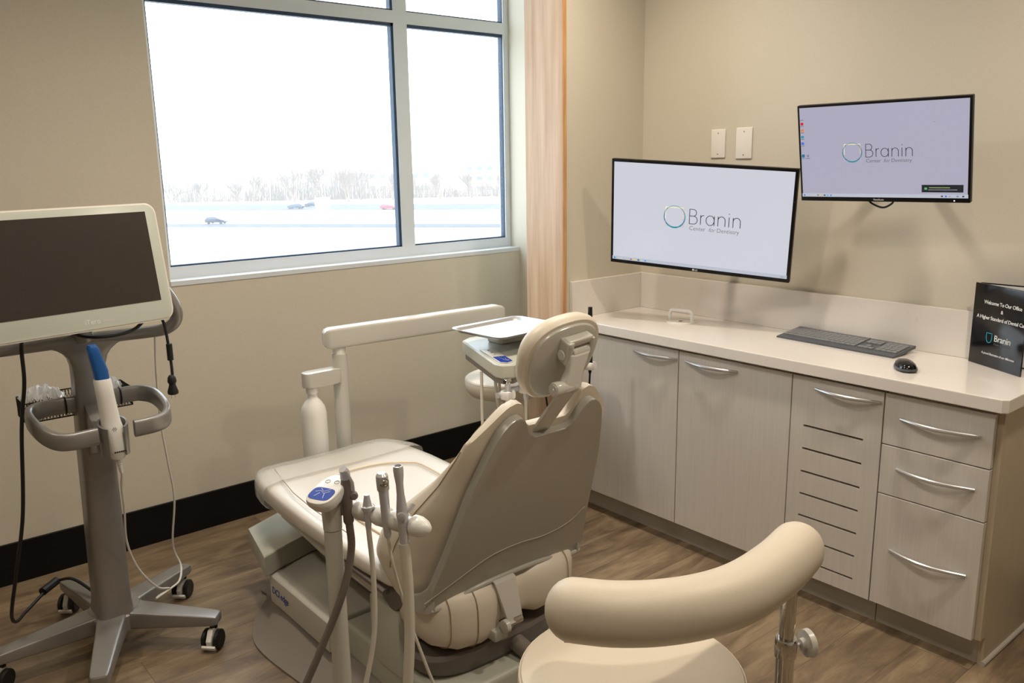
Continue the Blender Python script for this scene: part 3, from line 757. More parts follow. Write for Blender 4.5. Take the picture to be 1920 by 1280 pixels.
o = obj('plastic_sleeves', bm, M['bag'], None, smooth=False)
tag(o, 'crumpled clear plastic sleeves piled in the wire basket on the cart', 'plastic sleeves'); o['kind'] = 'stuff'

# ================================================================ DENTAL CHAIR
XC = -1.675
ch = thing('dental_chair', 'large cream dental chair seen from behind, facing the window', 'dental chair', (XC, -.5, 0))
# floor plate: flared sheet
def smooth_outline(pts, n=6):
    P = [Vector((a, b_, 0)) for a, b_ in pts]; P = P+[P[0]]; Q = [P[-2]]+P+[P[1]]; out = []
    for i in range(1, len(Q)-2):
        for k in range(n):
            t = k/n; a, b_, c, d = Q[i-1], Q[i], Q[i+1], Q[i+2]
            out.append(0.5*((2*b_)+(c-a)*t+(2*a-5*b_+4*c-d)*t*t+(3*b_-a-3*c+d)*t**3))
    return out
half = [(-1.90, .205), (-1.945, .12), (-2.045, .0), (-2.105, -.12), (-2.118, -.24), (-2.10, -.44), (-2.06, -.75), (-2.01, -1.02), (-1.93, -1.10)]
full = half+[(2*XC-a, b_) for a, b_ in half[::-1]]
lo_ = smooth_outline(full, 4)
topo = []
for p in lo_:
    q = Vector((XC+(p.x-XC)*.70, -.44+(p.y+.44)*.93, 0)); topo.append(q)
mid = [Vector((XC+(p.x-XC)*.86, -.44+(p.y+.44)*.97, 0)) for p in lo_]
rings = [[Vector((p.x, p.y, 0)) for p in lo_], [Vector((p.x, p.y, .008)) for p in lo_], [Vector((p.x, p.y, .03)) for p in mid], [Vector((p.x, p.y, .085)) for p in topo]]
obj('floor_plate', loft(rings), M['plate_metal'], ch)
# lower base cover
def arch_box(x0, x1, y0, y1, z0, z1, arch, bev=.006, n=14, slope=0.0):
    """box whose -Y edge is an arc in plan and top arches a little across"""
    pts = []
    for k in range(n+1):
        t = k/n; pts.append((x0+(x1-x0)*t, y0+arch*math.sin(PI*t)))
    pts += [(x1, y1), (x0, y1)]
    bm = B(); add_prism(bm, [(a, b_, z0) for a, b_ in pts], (0, 0, z1-z0), bev)
    return bm
bc = [(-2.008, -.50), (-2.008, -.07), (-1.935, -.01), (-1.85, .04), (-1.76, .07)]
bc = bc+[(2*XC-a, b_) for a, b_ in bc[::-1]]
obj('base_cover', prism([(a, b_, .088) for a, b_ in bc], (0, 0, .108), .010, 3), M['chair_pl'], ch)
obj('rear_base_cover', box(-1.955, -1.395, -1.06, -.502, .03, .185, .015, 3), M['chair_pl2'], ch)
lc = [(-1.978, .172), (-2.034, -.10), (-1.935, -.055), (-1.83, -.02), (-1.75, .0), (-1.675, .005)]
lc = [(-1.675, .26), (-1.80, .25)]+lc+[(2*XC-a, b_) for a, b_ in lc[1:5][::-1]]+[(2*XC+1.98, .165), (2*XC+1.80, .25)]
bm = B(); add_prism(bm, [(a, b_, .200) for a, b_ in lc], (0, 0, .076), .008)
obj('lift_cover', bm, M['chair_pl2'], ch)
obj('lift_column', box(-1.86, -1.49, .0, .2, .09, .214, .01), M['dark_trim'], ch)
obj('lift_arm', box(-1.82, -1.53, -.86, -.06, .19, .37, .03, 4), M['plate_metal'], ch)
me = text_me('DCI edge', .037, -.004, align='LEFT', shear=.15, space=.9)
mt = Matrix(((0, 0, -1, -2.0092), (-1, 0, 0, -.085), (0, 1, 0, .132), (0, 0, 0, 1)))
me.transform(mt); obj_me('lettering', me, M['blue_panel'], ch, smooth=False)
# seat cushion, loft along Y
def seat_ring(y, hw, zt, zb, e=.38, n=56, crown=.012):
    out = []
    for k in range(n):
        a = 2*PI*k/n; cx, sz = spow(math.cos(a), e), spow(math.sin(a), e)
        zz = (zt+zb)/2+(zt-zb)/2*sz
        if sz > 0: zz += crown*(abs(cx)**2.2)*sz-.004
        out.append(Vector((XC+hw*cx, y, zz)))
    return out
rings = []
for (y, hw, zt, zb) in ((.150, .12, .476, .458), (.147, .19, .487, .447), (.135, .235, .496, .440), (.105, .272, .505, .434), (.05, .298, .511, .430), (-.03, .312, .514, .430), (-.15, .322, .512, .430), (-.35, .326, .505, .432), (-.55, .324, .500, .434), (-.72, .320, .500, .436), (-.84, .312, .498, .44), (-.90, .29, .49, .445), (-.92, .26, .48, .455)):
    rings.append(seat_ring(y, hw, zt, zb))
obj('seat', loft(rings), M['seat_white'], ch)
def topz(x, y): # seat surface height for seams
    return .5155-.0015+.010*min(1, abs((x-XC)/.32))**2.2-.004*min(1, max(0, (-y-.1)/.3))*1.0-.006*min(1, max(0, (-y-.35)/.3))
sm = []
for k in range(21):
    t = k/20; x = XC-.20+.40*t; y = -.12-.10*abs(2*t-1)**2.5; sm.append((x, y, topz(x, y)+.001))
left = [(XC-.205, -.26, topz(-1.9, -.26)+.001), (XC-.205, -.5, .506), (XC-.205, -.72, .503)]
bm = B(); add_tube(bm, [Vector(p) for p in left[::-1]]+[Vector(p) for p in sm]+[Vector((2*XC-p[0], p[1], p[2])) for p in left], .0035, 6)
obj('seat_seam', bm, M['beige_line'], ch)
obj('seat_side_seam', tube([(-1.905, .055, .523), (-1.93, -.06, .525), (-1.955, -.20, .524), (-1.962, -.35, .518), (-1.962, -.6, .512)], .0016, 6), M['seam'], ch)
# seat shell under the cushion and dark trim line
rings = []
for (y, hw, zt, zb) in ((.10, .20, .448, .425), (.06, .25, .448, .410), (-.10, .285, .448, .385), (-.40, .29, .448, .350), (-.75, .285, .45, .330), (-.88, .26, .45, .345)):
    rings.append(seat_ring(y, hw, zt, zb, .5, 48, 0))
obj('seat_shell', loft(rings), M['chair_pl'], ch)
for s in (-1, 1):
    x = XC+s*.312
    bm = B(); add_tube(bm, [(XC+s*.310, -.50, .437), (x, -.62, .436), (x, -.75, .434), (x, -.83, .430)], 1.0, 10, flat=(.012, .008, (0, 0, 1), .7))
    obj('seat_rail', bm, M['dark_trim'], ch)
    bm = B(); add_prism(bm, [(x-s*.07, -.745, .448), (x-s*.07, -.90, .455), (x-s*.07, -.90, .415), (x-s*.07, -.83, .358), (x-s*.07, -.775, .385)], (s*.05, 0, 0), .006)
    obj('hinge_cap', bm, M['dark_trim'], ch)
    obj('seat_support', box(min(XC+s*.22, XC+s*.295), max(XC+s*.22, XC+s*.295), -.86, -.70, .16, .37, .012, 2), M['chair_pl2'], ch)
# clear plastic sleeve over the toe end
rings = []
for (y, hw, zt, zb) in ((.170, .10, .470, .450), (.165, .20, .490, .438), (.150, .25, .504, .430), (.11, .285, .514, .424), (.05, .312, .520, .420), (-.02, .326, .524, .420), (-.07, .331, .5235, .420)):
    rings.append(seat_ring(y, hw, zt+.002, zb, .38, 56))
rn = random.Random(5)
rings = [[p+Vector((0, 0, rn.uniform(-.0015, .0025))) for p in r] for r in rings]
bm = B(); R = [[bm.verts.new(p) for p in r] for r in rings]
for a, b_ in zip(R, R[1:]):
    for k in range(len(a)): bm.faces.new((a[k], a[(k+1) % len(a)], b_[(k+1) % len(a)], b_[k]))
bm.faces.new(R[0][::-1])
obj('toe_cover', bm, M['clear'], ch, label='clear crinkled plastic sleeve over the toe end')

# back shell plane y = -1.0-(z-.45)*.38
KS = .38
def ysh(z): return -1.0-(z-.45)*KS
hs = [(0, .910), (.055, .911), (.080, .924), (.096, .955), (.118, .980), (.145, .976), (.172, .950), (.188, .915), (.205, .86), (.226, .78), (.243, .68), (.258, .59), (.268, .545), (.276, .505), (.280, .470), (.278, .440), (.268, .424), (.25, .422), (.20, .430), (.12, .447), (0, .450)]
rt_h = hs
outl = spline([Vector((a, 0, b_)) for a, b_ in rt_h], 4)
full = [Vector((XC-p.x, ysh(p.z), p.z)) for p in outl]+[Vector((XC+p.x, ysh(p.z), p.z)) for p in outl[1:-1][::-1]]
bm = B(); add_prism(bm, full, Vector((0, .022, .008)), .004, 2)
bmesh.ops.triangulate(bm, faces=[f for f in bm.faces if len(f.verts) > 4], ngon_method='EAR_CLIP')
obj('back_shell', bm, M['shell_pl'], ch, angle=12)
# raised lip along the bottom edge and crease lines
lip = [Vector((XC+s, ysh(z)-.004, z)) for s, z in ((-.278, .428), (-.25, .424), (-.20, .431), (-.12, .447), (0, .451), (.12, .447), (.20, .431), (.25, .424), (.278, .428))]
obj('shell_lip', tube(spline(lip, 6), .008, 10), M['shell_pl'], ch)
crs = [Vector((XC+s, ysh(z)-.0005, z)) for s, z in ((-.30, .462), (-.20, .505), (-.10, .545), (0, .553), (.10, .545), (.19, .56), (.245, .60))]
obj('shell_crease', tube(spline(crs, 6), .0014, 8), M['shell_pl'], ch)
for s_ in (-1, 1):
    pl = [(-.266, .0, .424, .520), (-.284, .006, .424, .494), (-.298, .020, .425, .480), (-.309, .042, .428, .472), (-.314, .064, .434, .464)]
    rings = []
    for dx_, dy_, za_, zb_ in pl:
        yy = ysh(.46)+dy_; xx = XC-s_*dx_
        rings.append([(xx, yy, za_), (xx, yy, zb_), (xx-s_*.002-s_*.006*(dy_ > .01), yy+.008, zb_), (xx-s_*.002-s_*.006*(dy_ > .01), yy+.008, za_)])
    obj('shell_wing', loft(rings), M['shell_pl'], ch, angle=50)
# backrest cushion: pillow grid
def interp(tab, x):
    if x <= tab[0][0]: return tab[0][1]
    for (a, b_), (c, d) in zip(tab, tab[1:]):
        if x <= c: return b_+(d-b_)*(x-a)/(c-a)
    return tab[-1][1]
def interp_s(tab, x):
    if x <= tab[0][0]: return tab[0][1]
    for (a, b_), (c, d) in zip(tab, tab[1:]):
        if x <= c:
            t = (x-a)/(c-a); return b_+(d-b_)*(t*.35+.65*(3*t*t-2*t*t*t))
    return tab[-1][1]
wid = [(.38, .27), (.44, .305), (.50, .320), (.56, .325), (.64, .32), (.72, .308), (.80, .274), (.88, .258), (.95, .238), (.99, .215), (1.02, .195)]
front_ = [(.40, -.92), (.46, -.80), (.53, -.735), (.60, -.77), (.66, -.83), (.72, -.91), (.80, -1.01), (.88, -1.10), (.95, -1.15), (1.02, -1.19)]
def ztop(u):
    au = abs(u)
    return interp_s([(0, .945), (.26, .946), (.55, 1.019), (.64, 1.023), (.72, 1.018), (1, .925)], au)
NU, NV = 96, 48
def back_pt(u, v, sgn):
    # v 0..1 bottom to top, sgn +1 front, -1 back
    zb = .415
    z = zb+(ztop(u)-zb)*v
    hw = interp(wid, z)
    if u > 0: hw += .034*math.exp(-((z-.67)/.085)**2)
    x = XC+hw*u
    y_b = ysh(z)+.020
    T = max(.035, interp(front_, z)-y_b)
    edge = (max(0, 1-abs(u)**7))**.38
    cap = (max(0, 1-max(0, (v-.80)/.20)**2.6))**.5*(max(0, 1-max(0, (.14-v)/.14)**2.6))**.5
    prof_ = edge*cap
    ym = .013+T*.42
    tt = min(1, max(0, (1-prof_)/.75))
    if sgn > 0:
        conc = 1-.35*math.exp(-(u/.55)**2)*min(1, T/.15)
        y = y_b+.005+ym+(T-ym+.013)*prof_*conc
    else:
        y = y_b+.005+ym*(1-min(1, (1-abs(u)**5))**.5)*(1 if v < .9 else 1)
    return Vector((x, y, z))
bm = B(); G = {}
us = [-1+2*k/NU for k in range(NU+1)]; us = [math.sin(u*PI/2)*.5+u*.5 for u in us]
vs_ = [k/NV for k in range(NV+1)]; vs_ = [0.5-0.5*math.cos(PI*v)*.6+(v-.5)*.4 for v in vs_]; vs_ = [(v-vs_[0])/(vs_[-1]-vs_[0]) for v in vs_]
for sgn in (1, -1):
    for i, u in enumerate(us):
        for j, v in enumerate(vs_):
            if sgn < 0 and (i in (0, NU) or j in (0, NV)): G[(sgn, i, j)] = G[(1, i, j)]
            else: G[(sgn, i, j)] = bm.verts.new(back_pt(u, v, sgn))
for sgn in (1, -1):
    for i in range(NU):
        for j in range(NV):
            q = [G[(sgn, i, j)], G[(sgn, i+1, j)], G[(sgn, i+1, j+1)], G[(sgn, i, j+1)]]
            bm.faces.new(q if sgn < 0 else q[::-1])
obj('backrest', bm, M['vinyl'], ch, angle=60)
# seams running along the cushion edges
for s in (-1, 1):
    pts = []
    for k in range(30):
        v = .22+.74*k/29
        p = back_pt(s*1.0, v, 1); pts.append(p+Vector((s*.001, .0, 0)))
    pts = [p for p in pts]
    obj('backrest_seam', tube(pts, .0013, 5), M['seam'], ch)
    pts = []
    for k in range(24):
        u = s*(.42+.50*k/23); z0_ = ztop(u); p = back_pt(u, .985, 1); pts.append(p+Vector((0, -.002, .0015)))
    obj('backrest_seam', tube(pts, .0013, 5), M['seam'], ch)
# lumbar/seat rear cushion below the shell
rings = []
for (x, hy, z0_, z1_) in ((-.292, .02, .385, .44), (-.284, .06, .345, .455), (-.255, .09, .300, .46), (-.19, .112, .268, .46), (-.12, .118, .260, .46), (-.075, .115, .268, .46), (-.048, .10, .295, .45), (.05, .10, .30, .45), (.09, .115, .285, .46), (.17, .115, .29, .46), (.23, .10, .315, .46), (.265, .07, .345, .455), (.28, .03, .38, .44)):
    rings.append(super_ring((XC+x, -.90-hy*.15, (z0_+z1_)/2), (0, 1, 0), (0, 0, 1), hy, (z1_-z0_)/2, .62, 32))
obj('lower_back_cushion', loft(rings), M['vinyl'], ch)
for x, hy, z0_ in ((-.225, .1005, .285), (-.145, .1155, .263), (.205, .108, .302)):
    rr_ = super_ring((XC+x, -.90-hy*.15, (z0_+.46)/2), (0, 1, 0), (0, 0, 1), hy+.0018, (.46-z0_)/2+.0018, .62, 40)
    obj('cushion_seam', tube([p for p in rr_ if p.y < -.905], .0014, 5), M['seam'], ch)
# underside band and hinge bracket
rings = []
for z, s_ in ((.185, .80), (.205, .88), (.25, .92), (.262, .88)):
    rings.append(super_ring((XC-.02, -.86, z), (1, 0, 0), (0, 1, 0), .285*s_, .16*s_, .6, 40))
obj('under_pan', loft(rings), M['dark_trim'], ch)
bm = B(); add_prism(bm, [(XC-.075, -1.008, .452), (XC+.0, -1.008, .452), (XC-.012, -1.055, .335), (XC-.062, -1.055, .335)], (0, -.016, -.004), .003)
add_prism(bm, [(XC-.066, -1.06, .345), (XC-.046, -1.06, .345), (XC-.046, -1.04, .315), (XC-.066, -1.04, .315)], (0, -.02, 0), .003)
obj('hinge_bracket', bm, M['chair_pl'], ch)
obj('hinge_roller', lathe((XC-.044, -1.06, .338), (1, 0, 0), [(0, .012), (.03, .012)], 20), M['chrome'], ch)
obj('hinge_boss', lathe((XC-.066, -1.062, .333), (-1, 0, 0), [(0, .02), (.012, .019), (.014, .012)], 20), M['chair_pl'], ch)
obj('hinge_arm', box(XC-.10, XC-.05, -1.05, -.86, .285, .318, .008), M['chair_pl2'], ch)
obj('recline_actuator', tube([(XC+.0, -.80, .27), (XC+.02, -1.02, .215), (XC+.04, -1.22, .16)], .026, 14), M['plate_metal'], ch)
rings = []
for t_, hw in ((0, .06), (.35, .06), (.7, .052), (.9, .036), (1.0, .012)):
    rings.append(super_ring((-1.62+.0*t_, -.90-.15*t_, .125), Vector((1, 0, 0)), (0, 0, 1), hw, .014, .4, 24))
obj('foot_switch', loft(rings), M['plate_metal'], ch)
# ---- headrest
def ring_plane(c, ux, uy, a, b_, e, n=48): return super_ring(c, ux, uy, a, b_, e, n)
HC = Vector((-1.664, -1.198, 1.112)); hn = Vector((0, -1, -.42)).normalized(); hu = Vector((1, .0, 0)); hv = Vector((0, -.42, 1)).normalized()
hu2 = (hu*math.cos(.10)+hv*math.sin(.10)); hv2 = (hv*math.cos(.10)-hu*math.sin(.10))
def egg(c, a, b_, n=48):
    out = []
    for k in range(n):
        t_ = 2*PI*k/n; cx_, sy_ = spow(math.cos(t_), .82), spow(math.sin(t_), .82)
        wd_ = a*(1+.10*sy_); out.append(c+hu2*cx_*wd_+hv2*sy_*b_)
    return out
rings = []
for off, s_ in ((-.056, .35), (-.053, .62), (-.045, .84), (-.030, .96), (-.014, 1.0), (-.001, .985), (.006, .95), (.007, .88)):
    rings.append(egg(HC+hn*off, .124*s_, .119*s_))
obj('headrest', loft(rings), M['vinyl'], ch)
rings = []
for off, s_ in ((.000, .88), (.008, .88), (.013, .855), (.015, .80)):
    rings.append(egg(HC+hn*off, .124*s_, .119*s_))
obj('headrest_plate', loft(rings), M['chair_pl'], ch)
# pivot block on the plate and link arm, lower knuckle, stalk
piv = HC+hu*(.010)+hv*.045+hn*.030
bm = B()
Mx = Matrix(((hu2.x, hv2.x, -hn.x, piv.x), (hu2.y, hv2.y, -hn.y, piv.y), (hu2.z, hv2.z, -hn.z, piv.z), (0, 0, 0, 1)))
add_box(bm, -.044, -.022, -.030, .036, -.02, .018, .009, 4, Mx); add_box(bm, .036, .046, -.024, .034, -.018, .014, .004, 3, Mx); add_box(bm, -.040, .044, .018, .038, -.014, .014, .006, 3, Mx)
obj('pivot_block', bm, M['chair_pl'], ch)
obj('pivot_barrel', lathe(piv-hu2*.021-hv2*.006+hn*.002, hu2, [(0, .019), (.002, .021), (.054, .021), (.056, .019)], 28), M['chair_pl'], ch)
obj('pivot_button', lathe(piv-hu2*.044-hv2*.006+hn*.0, -hu2, [(0, .013), (.002, .012)], 24), M['white_pl'], ch)
kn = Vector((-1.700, -1.256, 1.054))
pa = piv+hn*.012
rings = []
for t_, hw, hh in ((0, .032, .016), (.2, .030, .014), (.5, .025, .013), (.8, .029, .015), (1.0, .034, .017)):
    c = pa.lerp(kn+Vector((.012, 0, .0)), t_)+Vector((0, -.004*math.sin(PI*t_), 0)); rings.append(super_ring(c, hu2, hn, hw, hh, .5, 24))
obj('link_arm', loft(rings), M['chair_pl'], ch)
obj('knuckle', lathe(kn+Vector((-.040, 0, 0)), (1, 0, 0), [(0, .017), (.003, .0188), (.020, .0188), (.020, .016), (.058, .016), (.058, .017), (.070, .017), (.073, .014)], 28), M['chair_pl'], ch)
obj('knuckle_cap', lathe(kn+Vector((-.040, 0, 0)), (-1, 0, 0), [(0, .0145), (.002, .0135)], 24), M['chair_pl'], ch)
obj('knuckle_screw', lathe(kn+Vector((-.042, 0, 0)), (-1, 0, 0), [(0, .005), (.002, .004)], 12), M['satin'], ch)
st0 = kn+Vector((.006, 0, -.01)); st1 = Vector((-1.688, -1.10, .86))
rings = []
for t_ in (0, .2, .5, 1):
    c = st0.lerp(st1, t_); rings.append(super_ring(c, (1, 0, 0), (0, 1, 0), .030, .008, .4, 20))
obj('headrest_stalk', loft(rings), M['chair_pl'], ch)

# ================================================================ ASSISTANT'S ARM
AP = Vector((-2.222, -1.0, 0))
aa = thing('assistant_instrument_arm', 'off-white post with keypad and four-socket instrument rail beside the chair', 'instrument holder', AP)
obj('post', lathe((AP.x, AP.y, .05), (0, 0, 1), [(0, .0235), (.4, .0222), (.69, .0212), (.70, .0212)], 28), M['chair_pl'], aa)
obj('post_collar', lathe((AP.x, AP.y, .752), (0, 0, 1), [(0, .0222), (.055, .0245), (.075, .0270)], 28), M['chair_pl'], aa)
obj('post_foot', tube([(AP.x, AP.y, .07), (-2.1, -.98, .07), (-1.93, -.95, .08)], .032, 14), M['chair_pl'], aa)
# keypad head
KPc = Vector((-2.238, -1.018, .858)); kn_ = Vector((-.24, -.13, .97)).normalized()
ku = Vector((.50, .16, 0)); ku = Vector((.42, -.88, 0)); ku = (ku-kn_*ku.dot(kn_)).normalized(); kv = kn_.cross(ku).normalized()
def kpad(a, b_, o): return KPc+ku*a+kv*b_+kn_*o
def pad_ring(s_, o, dx=0):
    out = []
    for k in range(36):
        t_ = 2*PI*k/36; x_, y_ = spow(math.cos(t_), .75), spow(math.sin(t_), .75)
        out.append(kpad((x_*.036*(1-.12*y_))*s_, y_*.057*s_+dx, o))
    return out
obj('keypad', loft([pad_ring(.55, -.034), pad_ring(.80, -.028), pad_ring(.97, -.012), pad_ring(1.0, -.002), pad_ring(.97, .004), pad_ring(.90, .006)]), M['white_pl'], aa)
bm = B(); add_loft(bm, [[kpad(x_*.030, -.022+y_*.022, .0063+o) for x_, y_ in [(spow(math.cos(2*PI*k/24), .5), spow(math.sin(2*PI*k/24), .6)) for k in range(24)]] for o in (0, .0008)])
kp_ = obj('keypad_label', bm, M['blue_panel'], aa, smooth=False)
bm = B()
for seg_ in ([(-.02, -.018), (-.008, -.012), (.004, -.02), (.016, -.01)], [(-.012, -.004), (0, -.014), (.014, -.002)], [(-.014, -.034), (-.006, -.02)], [(.012, -.036), (.006, -.02)]):
    add_tube(bm, [kpad(a, b_, .0073) for a, b_ in seg_], .0007, 4)
obj('keypad_figures', bm, M['print_white'], aa)
bm = B()
for a, b_ in ((-.014, .024), (.010, .026)): add_tube(bm, [kpad(a+math.cos(t_)*.006, b_+math.sin(t_)*.006, .0065) for t_ in [2*PI*k/12 for k in range(12)]], .0006, 4, closed=True)
obj('keypad_buttons', bm, M['screw'], aa)
# rail with four sockets
ra, rb = Vector((-2.190, -.985, .800)), Vector((-2.121, -1.218, .800))
rd = (rb-ra).normalized(); rl = (rb-ra).length
obj('rail', tube([ra-rd*.01, rb-rd*.02], .017, 18), M['white_pl'], aa)
socks = [.045, .108, .163, .213]
rs = [Vector(ra+rd*s_) for s_ in socks]
for i, s_ in enumerate([.018, .077, .136, .188]):
    c = ra+rd*s_
    obj('rail_spacer', lathe(c-rd*.023, rd, [(0, .017), (.004, .0225), (.012, .0245), (.034, .0245), (.043, .021), (.046, .016)], 26), M['white_pl'], aa)
obj('rail_end', lathe(rb-rd*.016, rd, [(0, .018), (.004, .0245), (.020, .0240), (.036, .0185), (.047, .010), (.051, .003)], 26), M['white_pl'], aa)

def hose(name, pts, r, m_, par, n=8): return obj(name, tube(spline(pts, n), r, 18), m_, par)
out_ = Vector((-.42, -.12, 0)).normalized()
def hp(i, lean=(0, 0)):   # socket point on the camera side of the rail
    return rs[i]+out_*.020
# 1 large grey suction with thumb lever
q = hp(0)
t = thing('suction_handpiece', 'dark grey suction handpiece with thumb lever, first on the assistant rail', 'dental handpiece', q)
bm = B(); add_lathe(bm, q+Vector((0, 0, -.032)), (-.02, 0, 1), [(0, .0095), (.006, .0125), (.05, .0125), (.075, .0135), (.10, .0125), (.118, .010)], 22)
obj('body', bm, M['grey_hose'], t)
obj('nozzle', tube([q+Vector((-.002, 0, .083)), q+Vector((-.004, -.002, .098)), q+Vector((-.010, -.004, .108))], [.0125, .0115, .0095], 16), M['satin'], t)
obj('lever', tube([q+Vector((.012, -.012, .04)), q+Vector((.006, -.018, .075)), q+Vector((-.006, -.012, .105))], .0035, 8), M['satin'], t)
obj('lever_knob', lathe(q+Vector((.012, -.008, .040)), (-.4, -1, 0), [(0, .010), (.010, .010), (.013, .007)], 16), M['grey_hose'], t)
hose('hose', [q+Vector((.001, 0, -.03)), q+Vector((.002, 0, -.10)), q+Vector((-.026, .0, -.20)), q+Vector((-.085, .02, -.34)), q+Vector((-.125, .035, -.43)), q+Vector((-.138, .04, -.485)), q+Vector((-.115, .02, -.545)), q+Vector((-.02, -.03, -.65)), q+Vector((.12, 0, -.70))], .0092, M['grey_hose'], t)
# 2 saliva ejector
q = hp(1)
t = thing('saliva_ejector', 'short conical metal saliva ejector tip, second on the assistant rail', 'dental handpiece', q)
obj('valve_body', lathe(q+Vector((0, 0, -.030)), (0, 0, 1), [(0, .0065), (.012, .0075), (.030, .0085), (.048, .0120), (.056, .0125), (.058, .0105), (.084, .0062), (.0845, .0035)], 20), M['satin'], t)
obj('valve_ring', lathe(q+Vector((0, 0, .018)), (0, 0, 1), [(0, .0135), (.008, .0140)], 20), M['satin'], t)
obj('valve_lever', tube([q+Vector((.010, -.010, .022)), q+Vector((.018, -.012, .012))], .004, 8), M['satin'], t)
hose('hose', [q+Vector((0, 0, -.03)), q+Vector((.006, 0, -.15)), q+Vector((.0, .0, -.30)), q+Vector((-.032, .005, -.44)), q+Vector((-.062, .01, -.54)), q+Vector((-.08, .0, -.64)), q+Vector((.02, 0, -.735))], .0062, M['cream_hose'], t)
# 3 syringe
q = hp(2)
t = thing('air_water_syringe', 'silver air-water syringe with round nozzle head, third on the assistant rail', 'dental handpiece', q)
obj('handle', lathe(q+Vector((.004, 0, -.040)), (-.05, 0, 1), [(0, .006), (.008, .0085), (.05, .0105), (.10, .0112), (.118, .0118)], 20), M['satin'], t)
obj('head', lathe(q+Vector((-.002, 0, .076)), (-.06, 0, 1), [(0, .0118), (.004, .014), (.025, .0145), (.038, .0138), (.044, .009)], 20), M['satin'], t)
obj('nozzle_ring', lathe(q+Vector((-.004, -.010, .100)), (-.55, -.8, .15), [(0, .0105), (.006, .0105), (.0065, .008), (.010, .0055), (.0105, .003)], 18), M['chrome'], t)
hose('hose', [q+Vector((.004, 0, -.04)), q+Vector((.014, -.004, -.12)), q+Vector((.038, -.02, -.25)), q+Vector((.066, -.04, -.37)), q+Vector((.098, -.06, -.50)), q+Vector((.105, -.06, -.62)), q+Vector((.06, .0, -.725))], .0038, M['cream_hose'], t)
# 4 high volume ejector
q = hp(3)
t = thing('high_volume_ejector', 'tall flared silver suction valve, last on the assistant rail', 'dental handpiece', q)
obj('barrel', lathe(q+Vector((.002, 0, .018)), (-.05, .0, 1), [(0, .0125), (.010, .0140), (.025, .0125), (.06, .0088), (.085, .0085), (.105, .0108), (.120, .0118), (.128, .0105), (.129, .0080), (.110, .0070)], 24), M['satin'], t)
obj('valve_body', lathe(q+Vector((.003, 0, -.040)), (0, 0, 1), [(0, .0105), (.02, .0115), (.04, .0125), (.06, .0130)], 20), M['satin'], t)
obj('valve_knob', lathe(q+Vector((-.006, -.008, .030)), (-.6, -.8, 0), [(0, .010), (.006, .010), (.007, .008)], 18), M['satin'], t)
obj('valve_lever', box(-.005, .005, -.004, .004, -.010, .010, .002, 2, Matrix.Translation(q+Vector((.018, -.012, .045))) @ Matrix.Rotation(.6, 4, 'Y')), M['satin'], t)
hose('hose', [q+Vector((.003, 0, -.04)), q+Vector((.008, 0, -.15)), q+Vector((.006, 0, -.28)), q+Vector((-.006, .0, -.42)), q+Vector((-.014, .0, -.56)), q+Vector((.0, -.02, -.66)), q+Vector((.04, .04, -.725))], .0125, M['cream_hose'], t)

# ================================================================ DELIVERY UNIT (far side)
DP = Vector((-1.515, .25, 0))
du = thing('delivery_unit', 'dental delivery unit with post, long arm and instrument head beyond the chair', 'dental delivery unit', DP)
obj('post', lathe((DP.x, DP.y, .20), (0, 0, 1), [(0, .031), (.60, .031), (.66, .029)], 28), M['chair_pl'], du)
obj('post_cap', lathe((DP.x, DP.y, .858), (0, 0, 1), [(0, .026), (.02, .026), (.03, .024)], 28), M['white_pl'], du)
obj('post_foot', tube([(DP.x, DP.y, .20), (DP.x, .20, .14), (DP.x, .12, .11)], .034, 14), M['chair_pl'], du)
a0, a1 = Vector((-1.565, .262, .925)), Vector((-.80, .085, .955))
ad = (a1-a0).normalized(); an = Vector((-ad.y, ad.x, 0))
rings = []
L_ = (a1-a0).length
for t_, s_ in ((-.012, .6), (.0, .88), (.02, 1), (.5, 1), (.95, 1), (.985, .85), (1.0, .6)):
    rings.append(super_ring(a0+ad*L_*t_, an, (0, 0, 1), .034*s_, .041*s_, .26, 36))
obj('arm', loft(rings), M['chair_pl'], du)
obj('arm_joint', lathe((-.84, .09, .84), (0, 0, 1), [(0, .034), (.08, .034)], 24), M['chair_pl'], du)
obj('lower_arm', tube([(-.84, .09, .85), (-.90, -.05, .835), (-.95, -.18, .83)], .028, 16), M['chair_pl'], du)
# water bottle
bo = obj('bottle_bracket', prism([(x_, y_, .748) for x_, y_ in rrect(-1.600, .245, .165, .060, .028, 6)], (0, 0, .058), .004), M['chair_pl'], du)
bt = thing('water_bottle', 'white plastic water bottle hanging from the bracket on the delivery post', 'bottle', (-1.645, .245, .46))
obj('bottle_body', lathe((-1.645, .245, .44), (0, 0, 1), [(0, .040), (.005, .050), (.10, .051), (.20, .050), (.225, .045), (.245, .033), (.258, .022), (.265, .019), (.285, .019)], 32), M['bottle'], bt)
obj('bottle_cap', lathe((-1.645, .245, .722), (0, 0, 1), [(0, .024), (.026, .024)], 24), M['white_pl'], bt)
# head
hz0, hz1 = .845, .915
poly = [(-1.10, -.06), (-1.155, -.09), (-1.305, -.48), (-1.300, -.52), (-1.265, -.54), (-1.235, -.53), (-1.05, -.41), (-.74, -.35), (-.70, -.31), (-.70, -.10), (-.74, -.06)]
bm = B(); add_prism(bm, [(a, b_, hz0+.015) for a, b_ in poly], (0, 0, .052), .012, 3)
obj('head', bm, M['chair_pl2'], du)
poly2 = [(XX*.93-.069, YY*.93-.012) for XX, YY in poly]
bm = B(); add_prism(bm, [(a, b_, .832) for a, b_ in poly2], (0, 0, .03), .008, 2)
obj('head_underside', bm, M['plate_metal'], du)
